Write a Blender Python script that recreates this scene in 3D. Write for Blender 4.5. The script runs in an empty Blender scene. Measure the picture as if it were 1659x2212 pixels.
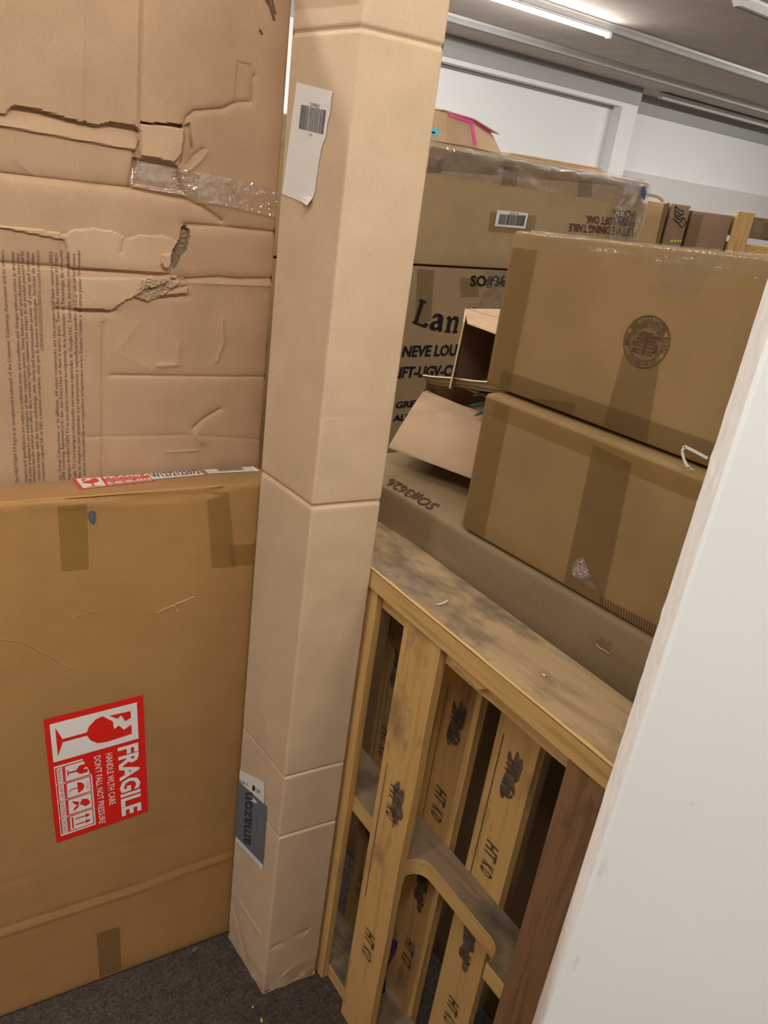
import bpy, bmesh, math, random
import numpy as np
from mathutils import Vector, Matrix, noise

random.seed(7)
C = bpy.context.scene.collection
SC = bpy.context.scene

# ------------------------------------------------------------------ camera
H = 1.62
FPX = 1661.0
PP = (829.5, 1106.0)
def _c(px, py): return np.array([px-PP[0], -(py-PP[1]), -FPX])
_up = -_c(285, 4941); _up /= np.linalg.norm(_up)
_x = _c(2900, 680); _x -= _x.dot(_up)*_up; _x /= np.linalg.norm(_x)
_y = np.cross(_up, _x)
RW = np.array([_x, _y, _up])
CAM = np.array([0, 0, H])
cam_data = bpy.data.cameras.new('camera'); cam = bpy.data.objects.new('camera', cam_data); C.objects.link(cam)
cam_data.sensor_fit = 'VERTICAL'; cam_data.sensor_height = 36.0
cam_data.lens = FPX*36.0/2212.0
cam_data.clip_start = 0.02
cam.matrix_world = Matrix([[*RW[0], 0], [*RW[1], 0], [*RW[2], H], [0, 0, 0, 1]])
SC.camera = cam

# ------------------------------------------------------------------ colour / world
SC.view_settings.view_transform = 'Standard'
SC.view_settings.look = 'None'
SC.view_settings.gamma = 1.0
SC.view_settings.use_curve_mapping = False
SC.view_settings.exposure = 0.0
world = bpy.data.worlds.new('world'); SC.world = world; world.use_nodes = True
world.node_tree.nodes['Background'].inputs[0].default_value = (1.0, 0.93, 0.85, 1)
world.node_tree.nodes['Background'].inputs[1].default_value = 0.03

# room axes (the room is turned a little against the stacks)
RU = np.array([.9936, -.113, 0]); RV = np.array([.113, .9936, 0])
def uv(u, v, z): return RU*u + RV*v + np.array([0, 0, z])
CEIL = 3.0
# lit fluorescent tubes, plus added unseen lamps: (u centre, v, length, watts)
LAMPS = [(4.7, 5.25, 1.2, 34), (2.2, 5.25, 2.4, 66), (5.6, 2.4, 2.4, 70), (9.4, 3.1, 2.4, 260), (2.6, 3.83, 1.2, 50), (-0.2, 3.83, 2.4, 80),  # the lamps farthest along u are unseen, added to brighten the back wall
         (3.4, 2.2, 1.2, 26), (-0.9, 2.2, 2.4, 62), (0.4, -0.30, 2.4, 84), (-2.0, 0.6, 2.4, 44),
         (3.4, -1.2, 2.4, 34), (0.6, -3.0, 2.4, 18)]

# ------------------------------------------------------------------ picking points on real planes
def ray(px, py): return RW @ _c(px, py)
def onplane(px, py, n, k):
    n = np.asarray(n, float); d = ray(px, py)
    return CAM + d*((k-n.dot(CAM))/n.dot(d))

# ------------------------------------------------------------------ materials
def new_mat(name):
    m = bpy.data.materials.new(name); m.use_nodes = True
    nt = m.node_tree; return m, nt, nt.nodes, nt.links, nt.nodes['Principled BSDF']
def ramp(N, L, src, stops):
    r = N.new('ShaderNodeValToRGB'); e = r.color_ramp.elements
    e[0].position, e[0].color = stops[0][0], (*stops[0][1], 1)
    e[1].position, e[1].color = stops[-1][0], (*stops[-1][1], 1)
    for p, c in stops[1:-1]:
        x = e.new(p); x.color = (*c, 1)
    L.new(src, r.inputs[0]); return r
def coords(N, L, scale=(1, 1, 1), rot=(0, 0, 0)):
    t = N.new('ShaderNodeTexCoord'); mp = N.new('ShaderNodeMapping')
    L.new(t.outputs['Object'], mp.inputs[0]); mp.inputs['Scale'].default_value = scale
    mp.inputs['Rotation'].default_value = rot; return mp
def noise_n(N, L, mp, scale, detail=4, rough=.55):
    n = N.new('ShaderNodeTexNoise'); n.inputs['Scale'].default_value = scale
    n.inputs['Detail'].default_value = detail; n.inputs['Roughness'].default_value = rough
    L.new(mp.outputs[0], n.inputs['Vector']); return n
def mul(c, k): return tuple(min(1, x*k) for x in c)

def kraft(name, col, var=.10, flute=(1, 1, 0), bump=.25, rough=.82):
    m, nt, N, L, B = new_mat(name)
    mp = coords(N, L)
    n1 = noise_n(N, L, mp, 2.6, 3); n2 = noise_n(N, L, mp, 420, 3, .7); n3 = noise_n(N, L, mp, 14, 5)
    r1 = ramp(N, L, n1.outputs[0], [(.3, mul(col, 1-var)), (.7, mul(col, 1+var))])
    r2 = ramp(N, L, n2.outputs[0], [(.3, (.86, .86, .85)), (.7, (1.0, 1.0, 1.0))])
    r3 = ramp(N, L, n3.outputs[0], [(.25, (.90, .89, .87)), (.6, (1, 1, 1))])
    a = N.new('ShaderNodeMix'); a.data_type = 'RGBA'; a.blend_type = 'MULTIPLY'; a.inputs[0].default_value = 1
    L.new(r1.outputs[0], a.inputs[6]); L.new(r2.outputs[0], a.inputs[7])
    b = N.new('ShaderNodeMix'); b.data_type = 'RGBA'; b.blend_type = 'MULTIPLY'; b.inputs[0].default_value = 1
    L.new(a.outputs[2], b.inputs[6]); L.new(r3.outputs[0], b.inputs[7])
    L.new(b.outputs[2], B.inputs['Base Color'])
    B.inputs['Roughness'].default_value = rough; B.inputs['Specular IOR Level'].default_value = .25
    w = N.new('ShaderNodeTexWave'); w.inputs['Scale'].default_value = 38; w.inputs['Distortion'].default_value = .4
    mp2 = coords(N, L, flute); L.new(mp2.outputs[0], w.inputs['Vector'])
    bp = N.new('ShaderNodeBump'); bp.inputs['Strength'].default_value = bump; bp.inputs['Distance'].default_value = .0006
    ad = N.new('ShaderNodeMath'); ad.operation = 'MULTIPLY_ADD'; ad.inputs[1].default_value = .25
    L.new(w.outputs[1], ad.inputs[0]); L.new(n2.outputs[0], ad.inputs[2])
    L.new(ad.outputs[0], bp.inputs['Height'])
    bp2 = N.new('ShaderNodeBump'); bp2.inputs['Strength'].default_value = .3; bp2.inputs['Distance'].default_value = .004
    L.new(n3.outputs[0], bp2.inputs['Height']); L.new(bp.outputs[0], bp2.inputs['Normal'])
    L.new(bp2.outputs[0], B.inputs['Normal']); return m

def plain(name, col, rough=.6, spec=.4, var=0, nscale=30, bump=0, metal=0, emis=None, estr=0):
    m, nt, N, L, B = new_mat(name)
    B.inputs['Base Color'].default_value = (*col, 1); B.inputs['Roughness'].default_value = rough
    B.inputs['Specular IOR Level'].default_value = spec; B.inputs['Metallic'].default_value = metal
    mp = coords(N, L); n = noise_n(N, L, mp, nscale, 4)
    if var:
        r = ramp(N, L, n.outputs[0], [(.3, mul(col, 1-var)), (.7, mul(col, 1+var))]); L.new(r.outputs[0], B.inputs['Base Color'])
    if bump:
        bp = N.new('ShaderNodeBump'); bp.inputs['Strength'].default_value = bump; bp.inputs['Distance'].default_value = .003
        L.new(n.outputs[0], bp.inputs['Height']); L.new(bp.outputs[0], B.inputs['Normal'])
    if emis:
        B.inputs['Emission Color'].default_value = (*emis, 1); B.inputs['Emission Strength'].default_value = estr
    return m

def tape_mat(name, col, mix=.6, rough=.16, bscale=60, bump=.35):
    """clear or brown film over board: part see-through, part tinted gloss"""
    m, nt, N, L, B = new_mat(name)
    B.inputs['Base Color'].default_value = (*col, 1); B.inputs['Roughness'].default_value = rough
    B.inputs['Specular IOR Level'].default_value = .6
    mp = coords(N, L, (1, 1, .6)); n = noise_n(N, L, mp, bscale, 3, .6)
    bp = N.new('ShaderNodeBump'); bp.inputs['Strength'].default_value = bump; bp.inputs['Distance'].default_value = .004
    L.new(n.outputs[0], bp.inputs['Height']); L.new(bp.outputs[0], B.inputs['Normal'])
    T = N.new('ShaderNodeBsdfTransparent'); T.inputs[0].default_value = (.93, .92, .90, 1)
    X = N.new('ShaderNodeMixShader'); X.inputs[0].default_value = mix
    L.new(T.outputs[0], X.inputs[1]); L.new(B.outputs[0], X.inputs[2])
    L.new(X.outputs[0], N['Material Output'].inputs[0]); return m

def film_mat(name, gloss=.16, rough=.12, bscale=28, bump=.9):
    m, nt, N, L, B = new_mat(name)
    mp = coords(N, L); n = noise_n(N, L, mp, bscale, 4, .6)
    bp = N.new('ShaderNodeBump'); bp.inputs['Strength'].default_value = bump; bp.inputs['Distance'].default_value = .008
    L.new(n.outputs[0], bp.inputs['Height'])
    G = N.new('ShaderNodeBsdfGlossy'); G.inputs['Roughness'].default_value = rough; G.inputs['Color'].default_value = (1, 1, 1, 1)
    L.new(bp.outputs[0], G.inputs['Normal'])
    T = N.new('ShaderNodeBsdfTransparent'); T.inputs[0].default_value = (.95, .95, .96, 1)
    X = N.new('ShaderNodeMixShader'); X.inputs[0].default_value = gloss
    L.new(T.outputs[0], X.inputs[1]); L.new(G.outputs[0], X.inputs[2])
    L.new(X.outputs[0], N['Material Output'].inputs[0]); return m

def wood(name, light, dark, scale=(3, 60, 60), stain=.5, stain_col=(.09, .07, .06), sscale=9):
    m, nt, N, L, B = new_mat(name)
    mp = coords(N, L, scale); n = noise_n(N, L, mp, 1.0, 5, .6)
    r = ramp(N, L, n.outputs[0], [(.3, dark), (.52, light), (.75, mul(light, .86))])
    sm = coords(N, L, tuple(.55*s/max(scale)+.45 for s in scale)); s = noise_n(N, L, sm, sscale, 6, .65)
    rs = ramp(N, L, s.outputs[0], [(stain, (0, 0, 0)), (stain+.14, (1, 1, 1))])
    mm = N.new('ShaderNodeMath'); mm.operation = 'MULTIPLY'; mm.inputs[1].default_value = .72; L.new(rs.outputs[0], mm.inputs[0])
    x = N.new('ShaderNodeMix'); x.data_type = 'RGBA'; L.new(mm.outputs[0], x.inputs[0])
    L.new(r.outputs[0], x.inputs[6]); x.inputs[7].default_value = (*stain_col, 1)
    L.new(x.outputs[2], B.inputs['Base Color']); B.inputs['Roughness'].default_value = .75
    B.inputs['Specular IOR Level'].default_value = .25
    bp = N.new('ShaderNodeBump'); bp.inputs['Strength'].default_value = .5; bp.inputs['Distance'].default_value = .0015
    L.new(n.outputs[0], bp.inputs['Height']); L.new(bp.outputs[0], B.inputs['Normal']); return m

K = {}
K['tv'] = kraft('kraft_rosy', (.49, .315, .19), .05, (1, 0, 0))
K['tvbare'] = kraft('kraft_bare_liner', (.56, .375, .235), .05, (0, 0, 1))
K['tvtorn'] = kraft('kraft_torn_fluting', (.33, .235, .15), .25, (0, 0, 1), .9)
K['frag'] = kraft('kraft_orange_brown', (.42, .225, .082), .09)
K['col'] = kraft('kraft_pale', (.69, .505, .335), .04)
K['worn'] = kraft('kraft_worn_crease', (.84, .64, .43), .05)
K['so'] = kraft('kraft_dull', (.30, .215, .115), .08)
K['stack'] = kraft('kraft_ochre', (.335, .215, .093), .06)
K['lift'] = kraft('kraft_sand', (.45, .315, .17), .05)
K['lounge'] = kraft('kraft_lounge', (.36, .245, .13), .06)
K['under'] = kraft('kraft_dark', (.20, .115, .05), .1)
K['open'] = kraft('kraft_open_carton', (.50, .335, .21), .05)
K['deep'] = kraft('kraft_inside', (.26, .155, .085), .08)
K['far'] = kraft('kraft_far', (.58, .38, .20), .08)
K['far2'] = kraft('kraft_far_brown', (.33, .215, .135), .10)
K['pinkbox'] = kraft('kraft_far_pale', (.62, .43, .26), .06)
TAPE = tape_mat('brown_packing_tape', (.26, .155, .045), .32, .22, 40, .25)
TAPE2 = tape_mat('amber_packing_tape', (.34, .20, .04), .28, .25, 40, .25)
TAPED = tape_mat('dull_packing_tape', (.17, .11, .045), .26, .3, 30, .25)
CLEAR = tape_mat('clear_packing_tape', (.55, .40, .28), .14, .12, 70, 1.0)
FILM = film_mat('stretch_film', .07, .2, 28, .6)
FILM2 = film_mat('stretch_film_creased', .16, .10, 42, 1.0)
TVTAPE = film_mat('shiny_clear_tape', .22, .10, 60, .25)
FILM3 = film_mat('top_edge_film', .11, .07, 46, 1.0)
NAVY = plain('blue_print', (.04, .11, .26), .5, .4)
HNDL = plain('grey_handle', (.33, .31, .27), .5, .3)
SCRATCH = plain('scuffed_board', (.56, .37, .19), .8, .1, .3, 200)
INK = plain('black_ink', (.012, .010, .010), .6, .2)
INKB = plain('brown_ink', (.10, .055, .035), .8, .1)
INKF = plain('faded_ink', (.13, .085, .055), .8, .1)
INKP = plain('purple_brown_ink', (.17, .10, .075), .8, .1)
WHITE = plain('label_paper', (.80, .76, .72), .5, .4, .03, 20)
RED = plain('label_red', (.72, .016, .010), .45, .4)
GREY = plain('label_grey', (.125, .155, .20), .35, .5)
DKTXT = plain('dark_print', (.035, .04, .055), .5, .3)
ORNG = plain('dull_orange_print', (.30, .12, .07), .5, .3)
CYAN = plain('cyan_sticker', (.10, .55, .68), .5, .4)
PINK = plain('pink_tape', (.95, .08, .38), .35, .5, .1, 60)
YEL = plain('yellow_print', (.85, .70, .05), .5, .3)
BARG = plain('barcode_grey', (.10, .10, .11), .6, .3)
WOODL = wood('pallet_pine', (.66, .40, .145), (.50, .28, .09), (60, 60, 3), .57, (.15, .10, .06), 9)
WOODH = wood('pallet_pine_horizontal', (.64, .40, .15), (.46, .27, .09), (40, 3, 60), .62)
WOODT = wood('pallet_top_dirty', (.44, .31, .17), (.30, .20, .10), (40, 4, 40), .47, (.10, .075, .06), 11)
WOODD = wood('pallet_reddish_board', (.27, .145, .07), (.14, .07, .035), (60, 60, 3), .55, (.035, .025, .02))
WOODG = wood('pallet_grey_stringer', (.25, .175, .105), (.15, .10, .06), (40, 3, 60), .5, (.06, .045, .035), 10)
WOODB = wood('pallet_back_board', (.42, .26, .10), (.24, .14, .05), (60, 60, 3), .56)
CRATE = wood('crate_wood', (.62, .38, .17), (.45, .25, .10), (60, 60, 4), .7)
WALLP = plain('wall_paint', (.80, .80, .80), .7, .2, .015, 3)
WALLG = plain('wall_paint_grey', (.62, .60, .58), .7, .2, .02, 3)
TOPBAND = plain('wall_top_grey', (.40, .39, .385), .7, .2, .03, 3)
CEILM = plain('ceiling_tile', (.56, .49, .43), .85, .15, .08, 5, .2)
METAL = plain('fixture_metal', (.70, .69, .67), .35, .5, .05, 9, 0, .3)
DKGREY = plain('dark_metal_and_shadow', (.16, .15, .14), .5, .4)  # fixture metal, also paints the shadow line in the wall bay
LEAF = plain('leaf_green', (.018, .065, .032), .4, .5, .3, 40)
BLUE = plain('blue_plastic', (.02, .02, .20), .2, .6, .2, 30, .6)
STRAPW = plain('white_strap', (.72, .68, .62), .4, .5)

def white_wall():
    m, nt, N, L, B = new_mat('near_wall_paint')
    mp = coords(N, L); n = noise_n(N, L, mp, 3, 3); sp = coords(N, L, (3, 3, 1), (0, .5, 0)); s = noise_n(N, L, sp, 9, 5, .7)
    r = ramp(N, L, n.outputs[0], [(.35, (.90, .895, .865)), (.65, (.91, .93, .90))])
    rs = ramp(N, L, s.outputs[0], [(.26, (.80, .80, .80)), (.36, (1, 1, 1))])
    a = N.new('ShaderNodeMix'); a.data_type = 'RGBA'; a.blend_type = 'MULTIPLY'; a.inputs[0].default_value = .9
    L.new(r.outputs[0], a.inputs[6]); L.new(rs.outputs[0], a.inputs[7]); L.new(a.outputs[2], B.inputs['Base Color'])
    B.inputs['Roughness'].default_value = .55
    bp = N.new('ShaderNodeBump'); bp.inputs['Strength'].default_value = .05; bp.inputs['Distance'].default_value = .002
    n4 = noise_n(N, L, mp, 90, 4); L.new(n4.outputs[0], bp.inputs['Height']); L.new(bp.outputs[0], B.inputs['Normal']); return m
NEARW = white_wall()
SCUFF = plain('scuffed_wall_edge', (.80, .78, .755), .7, .2, .09, 45, .5)
BEAD = plain('corner_bead_paint', (.95, .95, .93), .45, .4, .02, 20)
def carpet():
    m, nt, N, L, B = new_mat('dark_carpet')
    mp = coords(N, L); n = noise_n(N, L, mp, 150, 4, .75); n2 = noise_n(N, L, mp, 38, 4)
    r = ramp(N, L, n.outputs[0], [(.3, (.045, .033, .026)), (.55, (.105, .082, .068)), (.75, (.20, .165, .14))])
    r2 = ramp(N, L, n2.outputs[0], [(.3, (.7, .7, .7)), (.7, (1.1, 1.1, 1.1))])
    a = N.new('ShaderNodeMix'); a.data_type = 'RGBA'; a.blend_type = 'MULTIPLY'; a.inputs[0].default_value = 1
    L.new(r.outputs[0], a.inputs[6]); L.new(r2.outputs[0], a.inputs[7]); L.new(a.outputs[2], B.inputs['Base Color'])
    B.inputs['Roughness'].default_value = .95; B.inputs['Specular IOR Level'].default_value = .1
    bp = N.new('ShaderNodeBump'); bp.inputs['Strength'].default_value = .9; bp.inputs['Distance'].default_value = .006
    L.new(n.outputs[0], bp.inputs['Height']); L.new(bp.outputs[0], B.inputs['Normal']); return m
CARPET = carpet()

# ------------------------------------------------------------------ mesh helpers
class MB:
    def __init__(s): s.v = []; s.f = []; s.m = []; s.mats = []
    def mi(s, mat):
        if mat not in s.mats: s.mats.append(mat)
        return s.mats.index(mat)
    def add(s, vs, fs, mat):
        o = len(s.v); k = s.mi(mat)
        s.v += [tuple(map(float, p)) for p in vs]
        s.f += [tuple(o+i for i in f) for f in fs]; s.m += [k]*len(fs); return s
    def box(s, lo, hi, mat, fr=None):
        P = [(x, y, z) for x in (lo[0], hi[0]) for y in (lo[1], hi[1]) for z in (lo[2], hi[2])]
        if fr: P = [fr(*p) for p in P]
        F = [(0, 1, 3, 2), (4, 6, 7, 5), (0, 4, 5, 1), (2, 3, 7, 6), (0, 2, 6, 4), (1, 5, 7, 3)]
        return s.add(P, F, mat)
    def grid(s, rows, mat):
        n = len(rows[0]); vs = [p for r in rows for p in r]
        fs = [(i*n+j, i*n+j+1, (i+1)*n+j+1, (i+1)*n+j) for i in range(len(rows)-1) for j in range(n-1)]
        return s.add(vs, fs, mat)
    def prism(s, pts, d, mat):
        """planar outline pts (world) pushed along vector d"""
        n = len(pts); d = np.asarray(d, float)
        vs = [np.asarray(p, float) for p in pts]; vs += [p+d for p in vs]
        fs = [tuple(range(n)), tuple(range(2*n-1, n-1, -1))] + [(i, (i+1) % n, n+(i+1) % n, n+i) for i in range(n)]
        return s.add(vs, fs, mat)
    def tube(s, pts, r, mat, n=8):
        pts = [np.asarray(p, float) for p in pts]; rows = []
        for i, p in enumerate(pts):
            t = pts[min(i+1, len(pts)-1)]-pts[max(i-1, 0)]; t /= np.linalg.norm(t)
            a = np.cross(t, [0, 0, 1.]);
            if np.linalg.norm(a) < .1: a = np.cross(t, [1., 0, 0])
            a /= np.linalg.norm(a); b = np.cross(t, a); rr = r[i] if isinstance(r, (list, tuple)) else r
            rows.append([p+rr*(a*math.cos(2*math.pi*k/n)+b*math.sin(2*math.pi*k/n)) for k in range(n+1)])
        s.grid(rows, mat); s.add(rows[0][:-1], [tuple(range(n))], mat); s.add(rows[-1][:-1], [tuple(range(n))], mat); return s
    def build(s, name, parent=None, loc=None, bevel=0, smooth=False, label=None, clip=None, wn=False):
        base = Vector(parent.location) if parent else (Vector(loc) if loc is not None else Vector((0, 0, 0)))
        me = bpy.data.meshes.new(name)
        me.from_pydata([tuple(Vector(p)-base) for p in s.v], [], s.f)
        for m in s.mats: me.materials.append(m)
        me.polygons.foreach_set('material_index', s.m)
        bm = bmesh.new(); bm.from_mesh(me)
        bmesh.ops.remove_doubles(bm, verts=bm.verts, dist=1e-5)
        if clip:
            co, no = clip
            bmesh.ops.bisect_plane(bm, geom=bm.verts[:]+bm.edges[:]+bm.faces[:], plane_co=Vector(co)-base, plane_no=Vector(no), clear_outer=True)
        bmesh.ops.recalc_face_normals(bm, faces=bm.faces)
        if smooth:
            for f in bm.faces: f.smooth = True
        bm.to_mesh(me); bm.free()
        o = bpy.data.objects.new(name, me); C.objects.link(o)
        if parent: o.parent = parent
        else: o.location = base
        if bevel:
            b = o.modifiers.new('bevel', 'BEVEL'); b.width = bevel; b.segments = 2; b.limit_method = 'ANGLE'
        if label: o['label'] = label
        return o
def thing(name, label, cat, loc, group=None):
    o = bpy.data.objects.new(name, None); C.objects.link(o); o.location = Vector(loc); o.empty_display_size = .1
    o['label'] = label; o['category'] = cat
    if group: o['group'] = group
    return o
def tag(o, label, cat, group=None, kind=None):
    o['label'] = label; o['category'] = cat
    if group: o['group'] = group
    if kind: o['kind'] = kind
    return o
def struct(o): o['kind'] = 'structure'; return o

_tc = {}
def text_geo(txt, bold=0.0, shear=0.0):
    key = (txt, bold, shear)
    if key in _tc: return _tc[key]
    cu = bpy.data.curves.new('t', 'FONT'); cu.body = txt; cu.size = 1; cu.resolution_u = 2; cu.offset = bold; cu.shear = shear
    ob = bpy.data.objects.new('t', cu); C.objects.link(ob)
    dg = bpy.context.evaluated_depsgraph_get(); me = bpy.data.meshes.new_from_object(ob.evaluated_get(dg))
    vs = np.array([v.co[:2] for v in me.vertices]); fs = [tuple(p.vertices) for p in me.polygons]
    bpy.data.objects.remove(ob); bpy.data.curves.remove(cu); bpy.data.meshes.remove(me)
    lo = vs.min(0); hi = vs.max(0); lo[1] = min(lo[1], 0.0) if False else lo[1]
    _tc[key] = ((vs-lo)/(hi-lo), fs); return _tc[key]

class Panel:
    """a flat or displaced board face: local a,b -> world; n = outward normal"""
    def __init__(s, o, ea, eb, n, disp=None):
        s.o, s.ea, s.eb, s.n = map(lambda t: np.asarray(t, float), (o, ea, eb, n)); s.disp = disp
    def at(s, a, b, off=.0006):
        h = s.disp(a, b) if s.disp else 0
        return s.o+s.ea*a+s.eb*b+s.n*(h+off)
    lim = None
    def px(s, x, y):
        p = onplane(x, y, s.n, s.n.dot(s.o))-s.o; a, b = p.dot(s.ea), p.dot(s.eb)
        if s.lim: (a0, a1), (b0, b1) = s.lim; a = min(max(a, a0+.004), a1-.004); b = min(max(b, b0+.004), b1-.004)
        return (a, b)
    def quad(s, q, mb, mat, off=.0006, nx=1, ny=1, pix=False):
        """q = BL,BR,TR,TL"""
        if pix: q = [s.px(*p) for p in q]
        q = [np.asarray(p, float) for p in q]; rows = []
        for j in range(ny+1):
            t = j/ny; l = q[0]*(1-t)+q[3]*t; r = q[1]*(1-t)+q[2]*t
            rows.append([s.at(*(l*(1-i/nx)+r*i/nx), off) for i in range(nx+1)])
        mb.grid(rows, mat)
    def text(s, txt, q, mb, mat, off=.0009, bold=0.0, shear=0.0, pix=False):
        if pix: q = [s.px(*p) for p in q]
        q = [np.asarray(p, float) for p in q]; vs, fs = text_geo(txt, bold, shear)
        P = [s.at(*((q[0]*(1-x)+q[1]*x)*(1-y)+(q[3]*(1-x)+q[2]*x)*y), off) for x, y in vs]
        mb.add(P, fs, mat)
    def poly(s, pts, mb, mat, off=.0009, pix=False):
        if pix: pts = [s.px(*p) for p in pts]
        mb.add([s.at(a, b, off) for a, b in pts], [tuple(range(len(pts)))], mat)
    def line(s, pts, w, mb, mat, off=.0009, pix=False):
        if pix: pts = [s.px(*p) for p in pts]
        pts = [np.asarray(p, float) for p in pts]; L = []; R = []
        for i, p in enumerate(pts):
            t = pts[min(i+1, len(pts)-1)]-pts[max(i-1, 0)]; t = t/(np.linalg.norm(t)+1e-9); nn = np.array([-t[1], t[0]])
            L.append(s.at(*(p+nn*w/2), off)); R.append(s.at(*(p-nn*w/2), off))
        mb.grid([L, R], mat)

def lerpq(q, x, y):
    q = [np.asarray(p, float) for p in q]
    return (q[0]*(1-x)+q[1]*x)*(1-y)+(q[3]*(1-x)+q[2]*x)*y

def lin(a, b, step): n = max(1, int(round((b-a)/step))); return list(np.linspace(a, b, n+1))
def axis(a, b, step, r): return [a, a+r*.3, a+r] + lin(a+r, b-r, step)[1:-1] + [b-r, b-r*.3, b]

def softnoise(seed, amp, freq=2.2):
    def f(a, b): return amp*noise.noise(Vector((a*freq+seed, b*freq+seed*1.7, seed*.37)))
    return f

class Carton:
    """closed board box with rounded edges. Local axes ex,ey,ez from origin o; x0..x1 etc."""
    def __init__(s, o, ang, dims, r=.004, amp=.0012, seed=1, step=.05, xs=None, ys=None, zs=None, ex=None, ey=None):
        s.o = np.asarray(o, float)
        s.ex = np.array([math.cos(ang), math.sin(ang), 0]) if ex is None else np.asarray(ex, float)
        s.ey = np.array([-math.sin(ang), math.cos(ang), 0]) if ey is None else np.asarray(ey, float)
        s.ez = np.array([0, 0, 1.]); s.d = dims; s.r = r
        (x0, x1), (y0, y1), (z0, z1) = dims
        s.xs = xs or axis(x0, x1, step, r); s.ys = ys or axis(y0, y1, step, r); s.zs = zs or axis(z0, z1, step, r)
        s.n0 = softnoise(seed, amp); s.n1 = softnoise(seed+5, amp); s.n2 = softnoise(seed+9, amp)
        s.extra = {}
    def edge(s, a, b, A, B):
        """fade the displacement to nothing at the face's borders"""
        m = min(a-A[0], A[1]-a, b-B[0], B[1]-b); return max(0., min(1., m/.03))
    def disp(s, face, a, b):
        X, Y, Z = s.d
        if face in ('-y', '+y'): h = s.n0(a, b)*s.edge(a, b, X, Z)
        elif face in ('-x', '+x'): h = s.n1(a, b)*s.edge(a, b, Y, Z)
        else: h = s.n2(a, b)*s.edge(a, b, X, Y)
        if face in s.extra: h += s.extra[face](a, b)
        return h
    def panel(s, face):
        P = s._panel(face); X, Y, Z = s.d; P.lim = (X, Z) if face in ('-y', '+y') else (Y, Z) if face in ('-x', '+x') else (X, Y); return P
    def _panel(s, face):
        X, Y, Z = s.d; d = lambda a, b: s.disp(face, a, b)
        if face == '-y': return Panel(s.o+s.ey*Y[0], s.ex, s.ez, -np.cross(s.ez, s.ex)/1., d)
        if face == '+y': return Panel(s.o+s.ey*Y[1], s.ex, s.ez, s.ey, d)
        if face == '-x':
            n = np.cross(s.ez, s.ey); return Panel(s.o+s.ex*X[0], s.ey, s.ez, n/np.linalg.norm(n), d)
        if face == '+x': return Panel(s.o+s.ex*X[1], s.ey, s.ez, s.ex, d)
        if face == 'top': return Panel(s.o+s.ez*Z[1], s.ex, s.ey, s.ez, d)
    warp = None
    def W(s, x, y, z): return s.o+s.ex*x+s.ey*y+s.ez*(z+(s.warp(x, y, z) if s.warp else 0))
    def mesh(s, mb, mat, faces=('-x', '+x', '-y', '+y', 'bot', 'top'), matfn=None):
        lo = np.array([k[0] for k in s.d]); hi = np.array([k[1] for k in s.d]); r = s.r
        def rnd(p):
            q = np.minimum(np.maximum(p, lo+r), hi-r); d = p-q; L = np.linalg.norm(d)
            return q+d*(r/L) if L > 1e-9 else p
        def do(face, A, B, mk, nl):
            rows = []
            for b in B:
                row = []
                for a in A:
                    p = rnd(np.array(mk(a, b), float))
                    if face != 'bot': p = p+nl*s.disp(face, a, b)
                    row.append(s.W(*p))
                rows.append(row)
            if matfn and face in matfn:
                n = len(A); vs = [p for q in rows for p in q]; by = {}
                for i in range(len(B)-1):
                    for j in range(n-1):
                        m = matfn[face]((A[j]+A[j+1])/2, (B[i]+B[i+1])/2) or mat
                        by.setdefault(m.name, (m, []))[1].append((i*n+j, i*n+j+1, (i+1)*n+j+1, (i+1)*n+j))
                for m, fs in by.values(): mb.add(vs, fs, m)
            else: mb.grid(rows, mat)
        X, Y, Z = s.d
        if '-y' in faces: do('-y', s.xs, s.zs, lambda a, b: (a, Y[0], b), np.array([0, -1, 0]))
        if '+y' in faces: do('+y', s.xs, s.zs, lambda a, b: (a, Y[1], b), np.array([0, 1, 0]))
        if '-x' in faces: do('-x', s.ys, s.zs, lambda a, b: (X[0], a, b), np.array([-1, 0, 0]))
        if '+x' in faces: do('+x', s.ys, s.zs, lambda a, b: (X[1], a, b), np.array([1, 0, 0]))
        if 'bot' in faces: do('bot', s.xs, s.ys, lambda a, b: (a, b, Z[0]), np.array([0, 0, -1]))
        if 'top' in faces: do('top', s.xs, s.ys, lambda a, b: (a, b, Z[1]), np.array([0, 0, 1]))
        return mb

def barcode(P, q, mb, mat, seed=1, n=34, off=.0011):
    rr = random.Random(seed); x = 0.
    while x < .985:
        w = rr.choice([.008, .012, .018, .026]);
        P.quad([lerpq(q, x, 0), lerpq(q, min(1, x+w), 0), lerpq(q, min(1, x+w), 1), lerpq(q, x, 1)], mb, mat, off); x += w+rr.choice([.008, .012, .018])

# ================================================================== ROOM
def rbox(mb, u0, u1, v0, v1, z0, z1, mat): return mb.box((u0, v0, z0), (u1, v1, z1), mat, lambda a, b, c: uv(a, b, c))
U0, U1, V0 = -5., 14., -6.
struct(rbox(MB(), U0, U1, V0, 7.8, -.1, 0, CARPET).build('floor'))
struct(rbox(MB(), U0, U1, V0, 7.8, CEIL, CEIL+.1, CEILM).build('ceiling'))
m = MB()   # back wall: left part in front with a recessed bay, right part set back
rbox(m, U0, 4.0, 7.2, 7.8, 0, CEIL, WALLP)
rbox(m, 4.0, 7.80, 7.2, 7.8, 2.765, CEIL, WALLP); rbox(m, 4.0, 7.80, 7.36, 7.8, 0, 2.765, WALLP)
rbox(m, 7.80, 8.07, 7.2, 7.8, 0, CEIL, WALLP); rbox(m, 8.07, U1, 7.55, 7.8, 0, CEIL, WALLP)
struct(m.build('wall_back'))
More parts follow.
